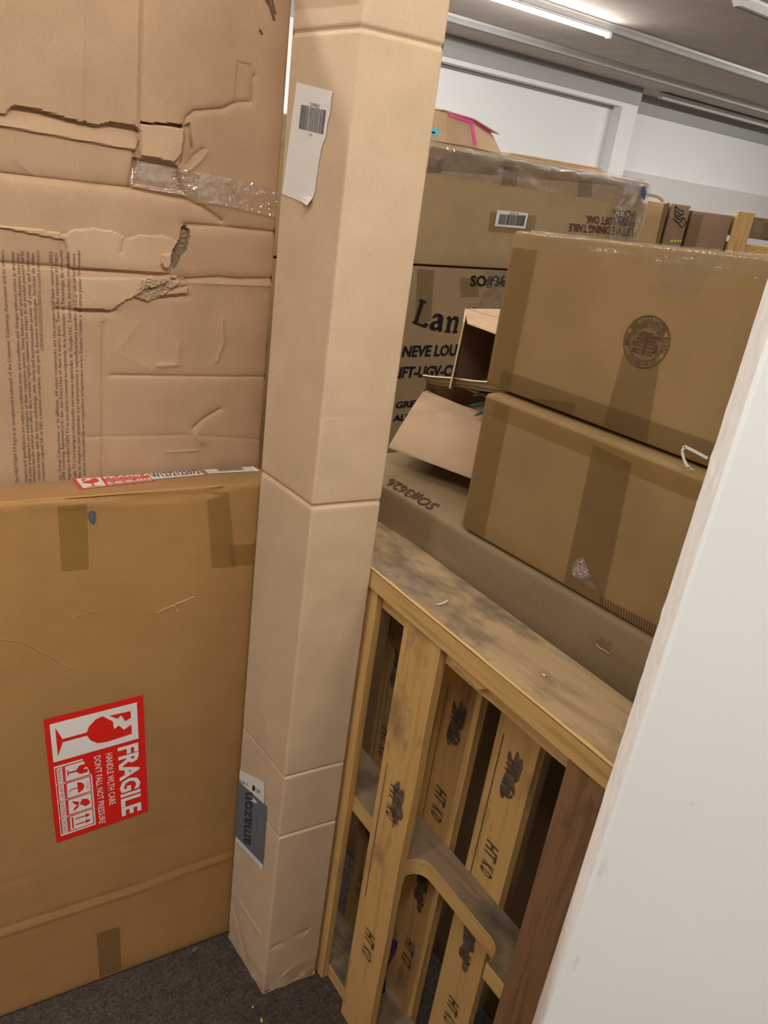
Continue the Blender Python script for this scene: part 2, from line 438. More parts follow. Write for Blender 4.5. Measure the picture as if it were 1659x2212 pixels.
struct(rbox(MB(), U0-.1, U0, V0, 7.8, 0, CEIL, WALLP).build('wall_left'))
struct(rbox(MB(), U1, U1+.1, V0, 7.8, 0, CEIL, WALLP).build('wall_far'))
struct(rbox(MB(), U0, U1, V0-.1, V0, 0, CEIL, WALLP).build('wall_front'))
m = MB(); rbox(m, U0, 8.075, 7.185, 7.2, 2.81, CEIL, TOPBAND); rbox(m, 8.075, U1, 7.53, 7.55, 2.79, CEIL, TOPBAND)  # darker grey band along the top of the back wall
struct(m.build('wall_top_band'))
m = MB(); rbox(m, 4.0, 7.80, 7.34, 7.36, 2.735, 2.765, DKGREY); struct(m.build('bay_shadow_line'))  # dark strip painting the shadow line at the top of the bay
m = MB(); rbox(m, 8.07, U1, 7.40, 7.55, 0, 2.12, WALLG); struct(m.build('trim_3'))

# near white wall end: main face turned to the camera, end face nearly edge-on
A = np.array([math.cos(math.radians(23.62)), math.sin(math.radians(23.62))])*.50
A2 = np.array([math.cos(math.radians(24.78)), math.sin(math.radians(24.78))])*.60
de = (A2-A)/np.linalg.norm(A2-A); dm = np.array([de[1], -de[0]])
B2 = A2+dm*.66; B1 = A+dm*.66
m = MB()
zs = lin(0, CEIL, .012); rr = random.Random(3)
L0 = []; L1 = []; L2 = []; L3 = []
for z in zs:
    ch = .0016*noise.noise(Vector((z*38, 1, 2)))+.0012*noise.noise(Vector((z*9, 4, 2)))
    L0.append((*(A+dm*.0022), z)); L1.append((*A, z))
    L2.append((*(A2-dm*max(0, abs(ch)*1.2-.0006)), z)); L3.append((*B1, z))
m.grid([L3, L0], NEARW); m.grid([L0, [(*(A-.0012*de-.0012*dm), z) for z in zs]], BEAD)
m.grid([[(*(A-.0012*de-.0012*dm), z) for z in zs], [(*(A+.0012*de-.0012*dm), z) for z in zs]], BEAD)
m.grid([[(*(A+.0012*de-.0012*dm), z) for z in zs], [(*(A+.004*de), z) for z in zs]], NEARW)
m.grid([[(*(A+.004*de), z) for z in zs], L2], SCUFF)
m.add([(*A2, 0), (*B2, 0), (*B2, CEIL), (*A2, CEIL)], [(0, 1, 2, 3)], NEARW)
m.add([(*B1, 0), (*B2, 0), (*B2, CEIL), (*B1, CEIL)], [(0, 1, 2, 3)], NEARW)
struct(m.build('wall_right'))

# ceiling light fixtures ------------------------------------------------------
def fixture(label, u0, u1, v, tube=None, lit=True, w=.055, hang=0., group='fluorescent strip lights under the ceiling', watt=0):
    c = uv((u0+u1)/2, v, CEIL)
    t = thing('ceiling_light', label, 'ceiling light', c, group)
    m = MB(); zt = CEIL-hang
    pr = [(-w, 0), (-w, -.018), (-.030, -.055), (.030, -.055), (w, -.018), (w, 0)]
    m.add([uv(u, v+a, zt+b) for u in (u0, u1) for a, b in pr],
          [(0, 1, 2, 3, 4, 5), (6, 7, 8, 9, 10, 11)]+[(i, (i+1) % 6, 6+(i+1) % 6, 6+i) for i in range(6)], METAL)
    if hang: rbox(m, u0+.2, u0+.24, v-.02, v+.02, zt, CEIL, METAL); rbox(m, u1-.24, u1-.2, v-.02, v+.02, zt, CEIL, METAL)
    m.build('housing', t)
    m = MB(); rbox(m, u0, u1, v-.016, v+.016, zt-.060, zt-.055, DKGREY); m.build('channel', t)
    if tube:
        a, b = tube
        em = plain('tube_glow', (1, 1, 1), .4, .3, emis=(.93, .97, 1), estr=9 if lit else 0)
        m = MB().tube([uv(a, v, zt-.078), uv((a+b)/2, v, zt-.078), uv(b, v, zt-.078)], .016, em, 12); m.build('tube', t)
        m = MB(); rbox(m, a-.03, a, v-.018, v+.018, zt-.1, zt-.055, WALLP); m.build('lamp_holder', t)
        m = MB(); rbox(m, b, b+.03, v-.018, v+.018, zt-.1, zt-.055, WALLP); m.build('lamp_holder', t)
    return t
fixture('long unlit metal light channel on the ceiling, the one nearest the back wall', 3.0, 11.5, 6.42)
fixture('ceiling light channel holding the glowing white tube at the top of the photo', 2.8, 10.5, 5.25, (3.95, 5.33))
fixture('unlit ceiling light channel just entering the top right corner', 5.0, 9.0, 3.83)
fixture('short dark light fitting set apart beside the grey band on the back wall', 8.3, 11.2, 7.1, hang=.02)
for i, (u, v, ln, wt) in enumerate(LAMPS):     # bare tubes and the added lamps: light downwards and to both sides
    for k, (share, tilt, dv) in enumerate(((.44, 0, 0), (.30, 72, .02), (.30, -72, -.02))):
        ld = bpy.data.lights.new('tube_or_fill_light', 'AREA'); ld.shape = 'RECTANGLE'; ld.size = ln; ld.size_y = .05; ld.energy = wt*share; ld.color = (1.0, .965, .905)
        o = bpy.data.objects.new('tube_or_fill_light', ld); C.objects.link(o)
        o.matrix_world = Matrix.Translation(Vector(uv(u, v+dv, CEIL-.095))) @ Matrix.Rotation(math.atan2(RU[1], RU[0]), 4, 'Z') @ Matrix.Rotation(math.radians(tilt), 4, 'X')

# ================================================================== TORN TALL BOX (upper left)
TVA = math.atan(-.184)
tvO = np.array([.708, 1.262-.184*.708, 0])
xs_tv = [-1.35, -1.348, -1.33, -1.2, -.9, -.7, -.5] + lin(-.49, -.006, .0020) + [-.0045, -.0022, 0.]
zs_tv = [0, .002, .006, .3, .6, .9, 1.05] + lin(1.09, 1.85, .0021) + [1.86, 1.90, 1.944, 1.948, 1.95]
tv = Carton(tvO, TVA, ((-1.35, 0), (0, .20), (0, 1.95)), r=.006, amp=.003, seed=3, xs=xs_tv, zs=zs_tv, ys=[0, .002, .006, .05, .1, .15, .194, .198, .2])
TVP0 = Panel(tvO, tv.ex, tv.ez, -tv.ey)
def tp(L): return np.array([TVP0.px(*p) for p in L])
def segdist(P, poly):
    best = 1e9
    for i in range(len(poly)-1):
        a = poly[i]; b = poly[i+1]; ab = b-a; L = ab.dot(ab)
        t = max(0, min(1, (P-a).dot(ab)/L)) if L > 0 else 0
        d = P-a-ab*t; best = min(best, d.dot(d))
    return math.sqrt(best)
def inside(P, poly):
    c = False; j = len(poly)-1
    for i in range(len(poly)):
        if (poly[i][1] > P[1]) != (poly[j][1] > P[1]) and P[0] < (poly[j][0]-poly[i][0])*(P[1]-poly[i][1])/(poly[j][1]-poly[i][1])+poly[i][0]: c = not c
        j = i
    return c
def jag(L, n=4, amp=1.6, seed=1):
    rr = random.Random(seed); out = []
    for i in range(len(L)-1):
        for k in range(n):
            t = k/n; a = 0 if k == 0 else amp
            out.append((L[i][0]*(1-t)+L[i+1][0]*t+rr.uniform(-a, a), L[i][1]*(1-t)+L[i+1][1]*t+rr.uniform(-a, a)))
    out.append(L[-1]); return out
LA = jag([(-40, 250), (12, 246), (22, 229), (60, 231), (110, 245), (160, 258), (205, 270), (240, 262), (290, 272), (304, 286)], seed=2)
LB = [(-40, 264), (30, 276), (160, 300), (292, 324)]
LC = [(-40, 374), (100, 390), (200, 402), (286, 410), (400, 432), (440, 450), (480, 478)]
LD = jag([(-40, 484), (60, 492), (125, 502), (140, 507), (155, 497), (200, 492), (250, 502), (272, 516), (292, 511), (300, 507), (350, 508), (370, 514), (384, 522)], seed=4)
LE = [(-40, 566), (100, 576), (200, 585), (300, 592), (360, 600), (400, 606)]
LF = jag([(160, 666), (200, 668), (240, 672), (262, 655), (290, 640), (308, 626), (335, 620), (362, 608), (385, 598)], seed=5)
reg = []   # (polygon, base height, slope along z (m per m) from first edge, soft)
def region(L, h, soft=.0015, grad=None): reg.append((tp(L), h, soft, grad))
region(LA+LB[::-1], -.010, .0014, ('z', LB, .0))                              # torn-open strip under the upper tear
region([(304, 286)]+[(306, 330), (286, 400), (286, 410), (200, 402), (100, 390), (-40, 374)]+LB, -.004, .002)
region([(302, 268), (320, 269), (345, 271), (372, 273), (398, 279), (396, 300), (392, 330), (380, 348), (372, 352), (340, 343), (302, 336), (298, 300)], .006, .0012)   # raised square patch
region([(305, 262), (330, 265), (360, 266), (395, 268), (398, 278), (372, 273), (345, 271), (320, 269), (302, 268)], -.016, .0010)  # dark slot above the patch
region([(286, 340), (340, 345), (385, 358), (400, 420), (300, 405), (284, 400)], -.007, .003)        # hollow under the clear tape
region([(398, 272), (412, 262), (414, 290), (418, 320), (402, 345), (385, 362), (394, 330), (398, 300)], -.006, .002)
region(LD+[(372, 560), (366, 590), (300, 588), (150, 580), (140, 520)], .0035, .0012)
region(jag([(392, 490), (404, 488), (412, 505), (404, 540), (388, 562), (376, 584), (366, 570), (372, 540), (390, 512)], seed=9), -.010, .0018)
region([(160, 600), (240, 600), (310, 600), (385, 596)]+LF[::-1], .0045, .0012)
region([(300, 598), (378, 596), (392, 606), (350, 640), (320, 652), (290, 642)], .004, .001)
region([(362, 606), (398, 600), (408, 618), (404, 634), (346, 640)], .004, .0015)
region([(348, 548), (366, 548), (372, 560), (362, 578), (352, 580), (346, 568)], .007, .0012)
region([(512, 128), (546, 140), (548, 222), (510, 222), (506, 200)], -.0015, .002)
cre = [  # polyline, depth, width
 (LC, -.005, .0045), (LE, -.0035, .004), ([(400, 486), (470, 490), (600, 503)], -.004, .0035), ([(392, 605), (470, 600), (520, 604), (600, 603)], -.004, .003),
 ([(392, 610), (600, 618)], .002, .003), ([(240, 811), (350, 813), (600, 815)], -.0022, .003), ([(307, 0), (303, 150), (301, 262)], -.003, .003), ([(300, 0), (296, 150), (296, 262)], .0022, .004),
 ([(224, 700), (222, 800), (221, 1060)], -.0022, .0028), ([(180, -20), (178, 260)], .001, .003),
 (jag([(398, 272), (404, 252), (420, 240), (480, 235), (508, 222), (544, 222), (548, 165)], 3, 1.0, 6), -.0035, .0022),
 ([(132, 508), (130, 560)], -.0015, .002), ([(268, 518), (262, 545)], -.002, .002), ([(290, 330), (294, 350), (284, 380), (280, 405)], -.004, .0025),
 ([(30, 278), (28, 320), (40, 350), (80, 385)], .0008, .003), ([(300, 700), (250, 760), (330, 800)], .0005, .004),
 ([(385, 745), (384, 788), (340, 790)], .002, .004), ([(480, 690), (482, 740), (468, 780)], .002, .003), ([(418, 925), (440, 905), (476, 884)], -.003, .003),
 ([(424, 940), (434, 955)], .003, .005), ([(360, 977), (425, 973)], .0012, .0015), ([(400, 438), (470, 440), (600, 470)], .001, .003),
 ([(404, 355), (420, 335), (440, 322)], -.0025, .003), ([(410, 368), (436, 345), (446, 330)], .002, .003), ([(180, 945), (400, 940), (570, 950)], -.001, .004),
 ([(120, 668), (200, 676), (250, 672)], -.003, .003), ([(348, 646), (408, 640)], -.0025, .0018), ([(350, 628), (404, 618)], -.003, .0018)]
cre = [(tp(l), d, w) for l, d, w in cre]
for k in range(9):   # exposed fluting ridges on the torn flap
    y = 603+k*5.2; cre.append((tp([(306+k*2-(k > 5)*(-4), y+2), (372-k*2, y-3)]), -.0014, .0011))
boxes_c = [(l.min(0), l.max(0)) for l, _, _ in cre]
boxes_r = [(l.min(0), l.max(0)) for l, _, _, _ in reg]
gash = reg[7][0]; fluteR = tp([(306, 606), (330, 600), (378, 598), (372, 616), (345, 636), (330, 644), (304, 634), (296, 626)])
patch = reg[2][0]; flap1 = reg[6][0]; flap2 = reg[8][0]
_hc = {}
def tvh(a, b):
    key = (round(a, 5), round(b, 5))
    if key in _hc: return _hc[key]
    if a < -.52 or b < 1.07: return 0.
    P = np.array([a, b]); h = 0.
    for (lo, hi), (poly, hh, soft, gr) in zip(boxes_r, reg):
        if a < lo[0]-.01 or a > hi[0]+.01 or b < lo[1]-.01 or b > hi[1]+.01: continue
        ins = inside(P, poly)
        if not ins: continue
        d = segdist(P, np.vstack([poly, poly[:1]]))
        v = hh*min(1, d/soft)
        if gr: # ramp back out towards the lower line
            ylow = np.interp(a, *[q for q in tp(gr[1]).T]); yhi = np.interp(a, *[q for q in tp(LA[::1]).T]) if False else ylow+.03
            v *= max(0.05, min(1, (b-ylow)/.026))
        h += v
    for (lo, hi), (poly, dd, w) in zip(boxes_c, cre):
        if a < lo[0]-6*w or a > hi[0]+6*w or b < lo[1]-6*w or b > hi[1]+6*w: continue
        d = segdist(P, poly); h += dd*(.75*math.exp(-(d/(w*.8))**2)+.55*math.exp(-(d/(w*2.6))**2))
    if inside(P, gash) or inside(P, fluteR): h += .003*noise.noise(Vector((a*260, b*260, 1)))
    h += .0012*noise.noise(Vector((a*22, b*14, 8)))
    _hc[key] = h; return h
LBt = tp(LB)
_tpc = LBt.T
def tv_grad_fix(): pass
tv.extra['-y'] = tvh
# precompute the ramp line once (tp is pure)
_old_tp = tp
_cache_tp = {id(LB): LBt}
def tp(L): return _cache_tp[id(L)] if id(L) in _cache_tp else _old_tp(L)
def tvmat(a, b):
    P = (a, b)
    if a < -.52: return None
    if inside(P, gash): return K['tvtorn']
    if inside(P, fluteR): return K['tvtorn2']
    if inside(P, patch) or inside(P, flap2) or inside(P, flap1): return K['tvbare']
    return None
K['tvtorn2'] = kraft('kraft_exposed_flutes', (.44, .31, .20), .15, (0, 0, 1), .9)
tvT = thing('torn_cardboard_box', 'tall kraft box upper left with ripped, creased face and rows of small sideways print', 'cardboard box', tv.W(-.67, .1, 0))
m = MB(); tv.mesh(m, K['tv'], matfn={'-y': tvmat})
TP = tv.panel('-y')
LN = ['The NEXTGEN TV logo is an unregistered trademark of the Consumer Technology Association and its owners',
 'Features and specifications are subject to individual terms and conditions and changes without notice at any time',
 'All other trademarks are trademarks of their respective owners. Some features and specifications may vary',
 'Quelques-uns des services sont offerts dans certaines regions seulement. Les images de ce produit peuvent varier',
 'creates an image with the latest technology, with clarity and insurmountable power of colour and contrast',
 'Processeur cognitif XR et DEL a matrice complete, ainsi que la derniere technologie. Services de video',
 'LA DISPONIBILIDAD DE LOS SERVICIOS PUEDE VARIAR POR PAIS. Linea de pantallas con mejor reproduccion',
 'Sony Group Corporation or its affiliates. All other trademarks are the property of their owners. 2022',
 'HDMI Licensing Administrator, Inc. aux Etats-Unis et dans d autres pays. Toutes les marques et logos',
 'El logotipo de NEXTGEN TV es una marca comercial no registrada de la Asociacion de Tecnologia de consumo',
 'Google TV y los logotipos relacionados son marcas registradas de Google LLC. Todos los derechos reservados',
 'Todas las imagenes son simuladas. Las caracteristicas y especificaciones pueden cambiar sin previo aviso',
 'son marcas comerciales de sus respectivos propietarios en los Estados Unidos y en otros paises del mundo']
xl = [6, 28, 39, 48, 60, 71, 82, 111, 121, 133, 147, 159, 170]
hh = 8.2
rr = random.Random(5)
for i, x in enumerate(xl):
    a, b1 = TVP0.px(x, 540+ (i % 3)*3); b0 = TVP0.px(x, 1046)[1]
    if i in (6, 12): b0 += .0
    ht = .0062
    if i == 6: b0 = 1.32
    # letters' up points left, reading goes upwards
    TP.text(LN[i], [(a+ht/2, b0), (a+ht/2, b1), (a-ht/2, b1), (a-ht/2, b0)], m, INKP, off=.0009)
tvo = m.build('board', tvT, smooth=False)
m = MB()   # glossy clear tape strip bridging the tear
q = [(278, 400), (604, 470), (602, 405), (284, 345)]
qq = [TP.px(*p) for p in q]; rows = []
for j in range(37):
    row = []
    for i in range(141):
        a, b = lerpq(qq, i/140, j/36); wv = .0022*noise.noise(Vector((a*70, b*95, 3)))+.0012*noise.noise(Vector((a*190, b*230, 3)))
        g_ = 1 if i > 85 or (38 < i < 62) else .25
        row.append(TP.at(a, b, .0030+wv*g_))
    rows.append(row)
m.grid(rows, TVTAPE); m.build('packing_tape', tvT, smooth=True, label='shiny clear packing tape')
m = MB()
for L, w in (([(578, -4), (592, 44)], .004), ([(586, -4), (594, 30)], .003), ([(572, -4), (580, 10)], .003)): TP.line(L, w, m, INKF, .001, pix=True)
TP.line([(560, 64), (566, 74)], .0035, m, INKF, .001, pix=True)
m.build('ink_scrape', tvT)

# ================================================================== FRAGILE LABEL (shared builder)
def fragile(P, q, mb, full=True):
    """q = BL,BR,TR,TL in panel coords, text reading BL->BR"""
    def Q(x0, y0, x1, y1): return [lerpq(q, x0, y0), lerpq(q, x1, y0), lerpq(q, x1, y1), lerpq(q, x0, y1)]
    def pl(pts, mat, off): P.poly([lerpq(q, x, y) for x, y in pts], mb, mat, off)
    P.quad(Q(0, 0, 1, 1), mb, RED, .0010)
    P.quad(Q(.045, .05, .34, .93), mb, WHITE, .0014)
    # broken wine glass (x centre .19)
    cx = .19
    pl([(cx-.11, .10), (cx+.11, .10), (cx+.02, .155), (cx-.02, .155)], RED, .0018)
    pl([(cx-.012, .15), (cx+.012, .15), (cx+.012, .42), (cx-.012, .42)], RED, .0018)
    bowl = [(cx+.012, .40), (cx+.055, .43), (cx+.095, .50), (cx+.105, .60), (cx+.095, .86), (cx+.02, .86), (cx+.045, .78), (cx-.0, .73), (cx+.02, .68), (cx-.045, .67)]
    bowl2 = [(cx+.012, .40), (cx-.012, .40), (cx-.055, .43), (cx-.095, .50), (cx-.105, .57), (cx-.045, .67), (cx+.02, .68)]
    pl(bowl, RED, .0018); pl(bowl2, RED, .0018)
    pl([(cx-.095, .64), (cx-.055, .72), (cx-.075, .76), (cx-.02, .80), (cx-.035, .86), (cx-.09, .86)], RED, .0018)
    P.text('FRAGILE', Q(.37, .70, .965, .925), mb, WHITE, .0018, bold=.035)
    P.text('HANDLE WLTH CARE', Q(.39, .575, .83, .645), mb, WHITE, .0018, bold=.01)
    P.text("DON'T FALL NOT PRESSURE", Q(.385, .455, .965, .525), mb, WHITE, .0018, bold=.01)
    P.quad(Q(.375, .05, .955, .42), mb, WHITE, .0014)
    for i in range(4):
        x0 = .39+i*.1395; x1 = x0+.128
        for (ya, yb) in ((.15, .40), (.065, .135)):
            c = [(x0, ya), (x1, ya), (x1, yb), (x0, yb), (x0, ya)]
            P.line([lerpq(q, *p) for p in c], .0008*(3 if full else 1), mb, RED, .0018)
        P.text(['FRAGILE', 'KEEP DRY', 'CAUTIONS', 'THIS SIDE'][i], Q(x0+.012, .082, x1-.012, .118), mb, RED, .0018)
        c = (x0+x1)/2
        if i == 0:
            pl([(c-.035, .175), (c+.035, .175), (c+.006, .19), (c+.006, .27), (c-.006, .27), (c-.006, .19)], RED, .002)
            pl([(c-.006, .265), (c+.006, .265), (c+.035, .30), (c+.035, .38), (c+.01, .38), (c, .33), (c-.012, .38), (c-.035, .38), (c-.035, .30)], RED, .002)
        elif i == 1:
            pl([(c-.045, .27), (c-.03, .26), (c-.015, .27), (c, .26), (c+.015, .27), (c+.03, .26), (c+.045, .27), (c+.03, .315), (c, .335), (c-.03, .315)], RED, .002)
            P.line([lerpq(q, c, .27), lerpq(q, c, .19), lerpq(q, c+.015, .18)], .002*(1 if full else .5), mb, RED, .002)
            for d in (-.02, 0, .02): P.line([lerpq(q, c+d, .35), lerpq(q, c+d+.008, .38)], .001, mb, RED, .002)
        elif i == 2:
            pl([(c-.035, .30), (c, .27), (c+.035, .33), (c+.02, .38), (c-.02, .36)], RED, .002)
            pl([(c-.045, .19), (c-.01, .22), (c, .25), (c+.02, .21), (c+.045, .20), (c+.02, .255), (c-.02, .265)], RED, .002)
        else:
            for d in (-.025, .025):
                P.line([lerpq(q, c+d, .21), lerpq(q, c+d, .33)], .0025*(1 if full else .5), mb, RED, .002)
                pl([(c+d-.018, .32), (c+d+.018, .32), (c+d, .375)], RED, .002)
            pl([(c-.05, .175), (c+.05, .175), (c+.05, .19), (c-.05, .19)], RED, .002)

# ================================================================== FRAGILE BOX (lower left)
FA = math.atan(-.17)
fO = np.array([.690, 1.165-.17*.690, 0])
fb = Carton(fO, FA, ((-1.4, 0), (0, .076), (0, 1.117)), r=.009, amp=.0025, seed=12,
            xs=[-1.4, -1.397, -1.391, -1.2, -1.0, -.8]+lin(-.7, -.009, .011)+[-.003, 0], zs=[0, .003, .009]+lin(.02, 1.108, .009)+[1.114, 1.117], ys=[0, .003, .009, .038, .067, .073, .076])
FP0 = Panel(fO, fb.ex, fb.ez, -fb.ey)
fcre = [([(-60, 2030), (0, 2008), (260, 1926), (500, 1838)], -.003, .004), ([(-60, 2042), (0, 2018), (260, 1934), (500, 1846)], .0035, .004),
        ([(-60, 1930), (0, 1911), (170, 1855), (347, 1803), (500, 1770)], -.0012, .0035), ([(0, 1380), (50, 1386), (110, 1418), (190, 1462)], .001, .003),
        ([(0, 1957), (100, 1930)], .0008, .003), ([(150, 1076), (330, 1072), (440, 1066), (480, 1056)], -.005, .0045), ([(60, 1086), (250, 1084)], .002, .006), ([(340, 1322), (420, 1290)], .0008, .003),
        ([(80, 1345), (210, 1318)], .0006, .002)]
fcre = [(np.array([FP0.px(*p) for p in l]), d, w) for l, d, w in fcre]
def fh(a, b):
    if a < -.75: return 0.
    P = np.array([a, b]); h = 0.
    for l, d, w in fcre:
        x = segdist(P, l)
        if x < 3*w: h += d*math.exp(-(x/w)**2)
    return h
fb.extra['-y'] = fh
fT = thing('fragile_cardboard_box', 'wide flat orange-brown box on edge with a red and white fragile sticker', 'cardboard box', fb.W(-.7, .027, 0))
m = MB(); fb.mesh(m, K['frag']); m.build('board', fT, smooth=True)
FP = fb.panel('-y'); FT = fb.panel('top')
m = MB(); fragile(FP, [FP.px(*p) for p in [(94, 1554), (122, 1820), (320, 1751), (309, 1501)]], m); m.build('fragile_label', fT, label='red and white fragile sticker')
q = [(173, 1058), (335, 1040), (305, 990), (140, 1004)]
m = MB(); qq = [FT.px(*p) for p in q]; ok = fb.W(0, .073, 1.117)
fragile(FT, qq, m, False); m.build('fragile_label', fT, label='second fragile sticker, folded along the top edge', clip=(ok, fb.ey))
m = MB(); FT.quad([(330, 1037), (442, 1027), (425, 1013), (316, 1022)], m, WHITE, .0012, pix=True)
FT.text('W1272122072', [(331, 1033.5), (434, 1024.5), (426, 1015), (320, 1023)], m, INK, .0016, bold=.02, pix=True); m.build('number_label', fT, clip=(ok, fb.ey))
m = MB(); FT.quad([(450, 1025), (560, 1019), (545, 1007), (438, 1013)], m, WHITE, .0012, pix=True)
barcode(FT, [FT.px(*p) for p in [(474, 1020), (528, 1017), (520, 1009), (466, 1012)]], m, BARG, 4, off=.0016); m.build('barcode_label', fT, clip=(ok, fb.ey))
for q in ([(133, 1234), (192, 1229), (188, 1086), (124, 1092)],):
    m = MB(); FP.quad(q, m, TAPE2, .0012, 4, 8, pix=True)
    m.build('packing_tape', fT, smooth=True)
m = MB(); FP.quad([(457, 1226), (509, 1224), (494, 1062), (446, 1064)], m, TAPE2, .0012, 4, 8, pix=True)
FP.quad([(500, 1221), (547, 1219), (549, 1174), (494, 1178)], m, TAPE2, .0014, 3, 3, pix=True); m.build('packing_tape', fT, smooth=True)
m = MB(); FP.quad([(215, 2110), (262, 2092), (258, 2000), (208, 2015)], m, TAPED, .0012, 3, 5, pix=True); m.build('packing_tape', fT, smooth=True)
m = MB(); FT.quad([(-.9, .004), (-.02, .004), (-.02, .07), (-.9, .07)], m, CLEAR, .0022, 60, 4)
m.build('packing_tape', fT, smooth=True, label='clear tape along the top seam')
for L, w in (([(338, 1323), (372, 1308), (420, 1288)], .0022), ([(376, 1306), (384, 1322)], .002), ([(150, 1335), (212, 1318)], .0012), ([(0, 1380), (50, 1386), (110, 1418), (160, 1447)], .0010)):
    m = MB(); FP.line(L, w, m, SCRATCH, .0008, pix=True); m.build('scuff_mark', fT)
m = MB(); FP.poly([(190, 1108), (198, 1102), (207, 1106), (208, 1120), (205, 1132), (196, 1130), (192, 1120)], m, BARG, .0012, pix=True); m.build('sticker_residue', fT)

# ================================================================== TALL NARROW BOX
cA = np.array([.652, .884, 0]); cR = np.array([.772, .860, 0]); cL = np.array([.655, 1.044, 0])
HC = 1.95
wx = np.linalg.norm(cR-cA); wy = np.linalg.norm(cL-cA); cex = (cR-cA)/wx; cey = (cL-cA)/wy
rings = sorted(set([round(z, 4) for z in lin(0, HC, .012)]+[round(c+d, 4) for c in (.452, .600, 1.142, 1.785, 1.868) for d in (-.006, -.004, -.002, 0, .002, .004, .006)]))
col = Carton(cA, 0, ((0, wx), (0, wy), (0, HC)), r=.004, amp=.0025, seed=21, ex=cex, ey=cey, zs=[0, .002]+[z for z in rings if .006 < z < HC-.006]+[HC-.002, HC],
             xs=axis(0, wx, .012, .004), ys=axis(0, wy, .014, .004))
CP0 = Panel(cA, cey, np.array([0, 0, 1.]), np.cross([0, 0, 1.], cey)); CQ0 = Panel(cA, cex, np.array([0, 0, 1.]), -np.cross([0, 0, 1.], cex))
ccre = [(.452, -.002, .003), (.600, -.0018, .003), (1.142, -.003, .004), (1.785, -.003, .0035), (1.868, -.002, .003)]
c_l = [([(596, 470), (660, 480), (722, 506)], -.0012, .0025), ([(522, 1506), (560, 1530), (575, 1570), (580, 1640)], .0008, .003), ([(520, 1950), (565, 2020)], .0015, .004), ([(500, 1940), (530, 2060)], -.002, .006)]
c_r = [([(735, 655), (815, 668)], -.0008, .003), ([(590, 2045), (620, 2030), (660, 2010)], -.002, .004), ([(605, 2110), (640, 2080)], .002, .003), ([(690, 900), (818, 905)], -.0004, .006)]
c_l = [(np.array([CP0.px(*p) for p in l]), d, w) for l, d, w in c_l]; c_r = [(np.array([CQ0.px(*p) for p in l]), d, w) for l, d, w in c_r]
def cext(lst, W):
    def f(a, b):
        h = 0.
        for z, d, w in ccre:
            if z < .7 and W > .15: d *= .5
            h += d*math.exp(-((b-z)/w)**2)
        for l, d, w in lst:
            x = segdist(np.array([a, b]), l)
            if x < 3*w: h += d*math.exp(-(x/w)**2)
        if b < .06: h -= .006*(1-b/.06)*(.6+.8*noise.noise(Vector((a*30, b*30, W))))
        if b < .35: h += .003*math.sin(math.pi*max(0, min(1, a/W)))*(1-b/.35)
        return h
    return f
col.extra['-x'] = cext(c_l, wy); col.extra['-y'] = cext(c_r, wx)
def cmat(a, b):
    if abs(b-.450) < .0045 or abs(b-.597) < .0045: return K['worn']
    if b < .016+.006*noise.noise(Vector((a*40, 1, 1))): return K['worn']
    return None
cT = thing('tall_narrow_box', 'tall narrow pale box standing on end on the carpet, with a peeling barcode label', 'cardboard box', tuple(col.W(wx/2, wy/2, 0)))
m = MB(); col.mesh(m, K['col'], matfn={'-y': cmat}); m.build('board', cT, smooth=False)
PL = col.panel('-x'); PR = col.panel('-y')
m = MB()
q = [PL.px(*p) for p in [(611, 419), (680, 447), (722, 198), (643, 178)]]
# label sheet with a torn right edge and a curled lower corner
n = 26; rows = []
for j in range(n+1):
    t = j/n; l = lerpq(q, 0, t); rgt = lerpq(q, 1, t); off = .022*noise.noise(Vector((t*9, 3, 3)))+(-.06 if t < .62 else 0)*min(1, (.62-t)/.1 if t < .62 else 0)
    rows.append([PL.at(*(l*(1-i/6)+(rgt+(rgt-l)*off*1)*(i/6)), .0012+(.008*max(0, (i/6-.6)/.4)*max(0, (.08-t)/.08))) for i in range(7)])
m.grid(rows, WHITE)
bq = [lerpq(q, .10, .585), lerpq(q, .93, .62), lerpq(q, .90, .83), lerpq(q, .20, .83)]
bq = [PL.px(*p) for p in [(648, 278), (702, 291), (709, 239), (654, 226)]]
barcode(PL, bq, m, BARG, 11, off=.0018)
PL.text('1Z3W4E8A67', [PL.px(*p) for p in [(672, 229), (693, 234), (694, 226), (673, 221)]], m, BARG, .0018)
PL.text('(16)', [PL.px(*p) for p in [(669, 294), (677, 296), (678, 290), (670, 288)]], m, BARG, .0018)
m.build('shipping_label', cT, label='white barcode label, torn along its right edge')
m = MB()
PL.quad([(511, 1818), (566, 1880), (571, 1858), (511, 1795)], m, WHITE, .0014, 3, 3, pix=True)
PL.quad([(508, 1706), (570, 1744), (572, 1690), (511, 1652)], m, WHITE, .0014, 3, 3, pix=True)
PL.quad([(506, 1800), (569, 1868), (577, 1742), (508, 1676)], m, GREY, .0018, 4, 6, pix=True)
PL.text('amazon', [PL.px(*p) for p in [(543, 1828), (547, 1712), (531, 1710), (527, 1820)]], m, DKTXT, .0024, bold=.02)
cv = [(549, 1806), (554, 1796), (557, 1784), (556, 1772), (553, 1764)]
PL.line(cv, .0022, m, ORNG, .0024, pix=True)
PL.text('PKG 08  TX', [PL.px(*p) for p in [(513, 1684), (536, 1698), (537, 1692), (514, 1677)]], m, BARG, .0024)
PL.quad([(546, 1706), (551, 1709), (552, 1699), (547, 1695)], m, INK, .0024, pix=True)
PL.text('13:41', [PL.px(*p) for p in [(554, 1711), (562, 1715), (563, 1706), (555, 1702)]], m, BARG, .0024)
for k in range(2): PL.text('may be recycled where facilities exist', [PL.px(*p) for p in [(514, 1818+k*5), (562, 1871+k*5), (562, 1868+k*5), (514, 1815+k*5)]], m, BARG, .0020)
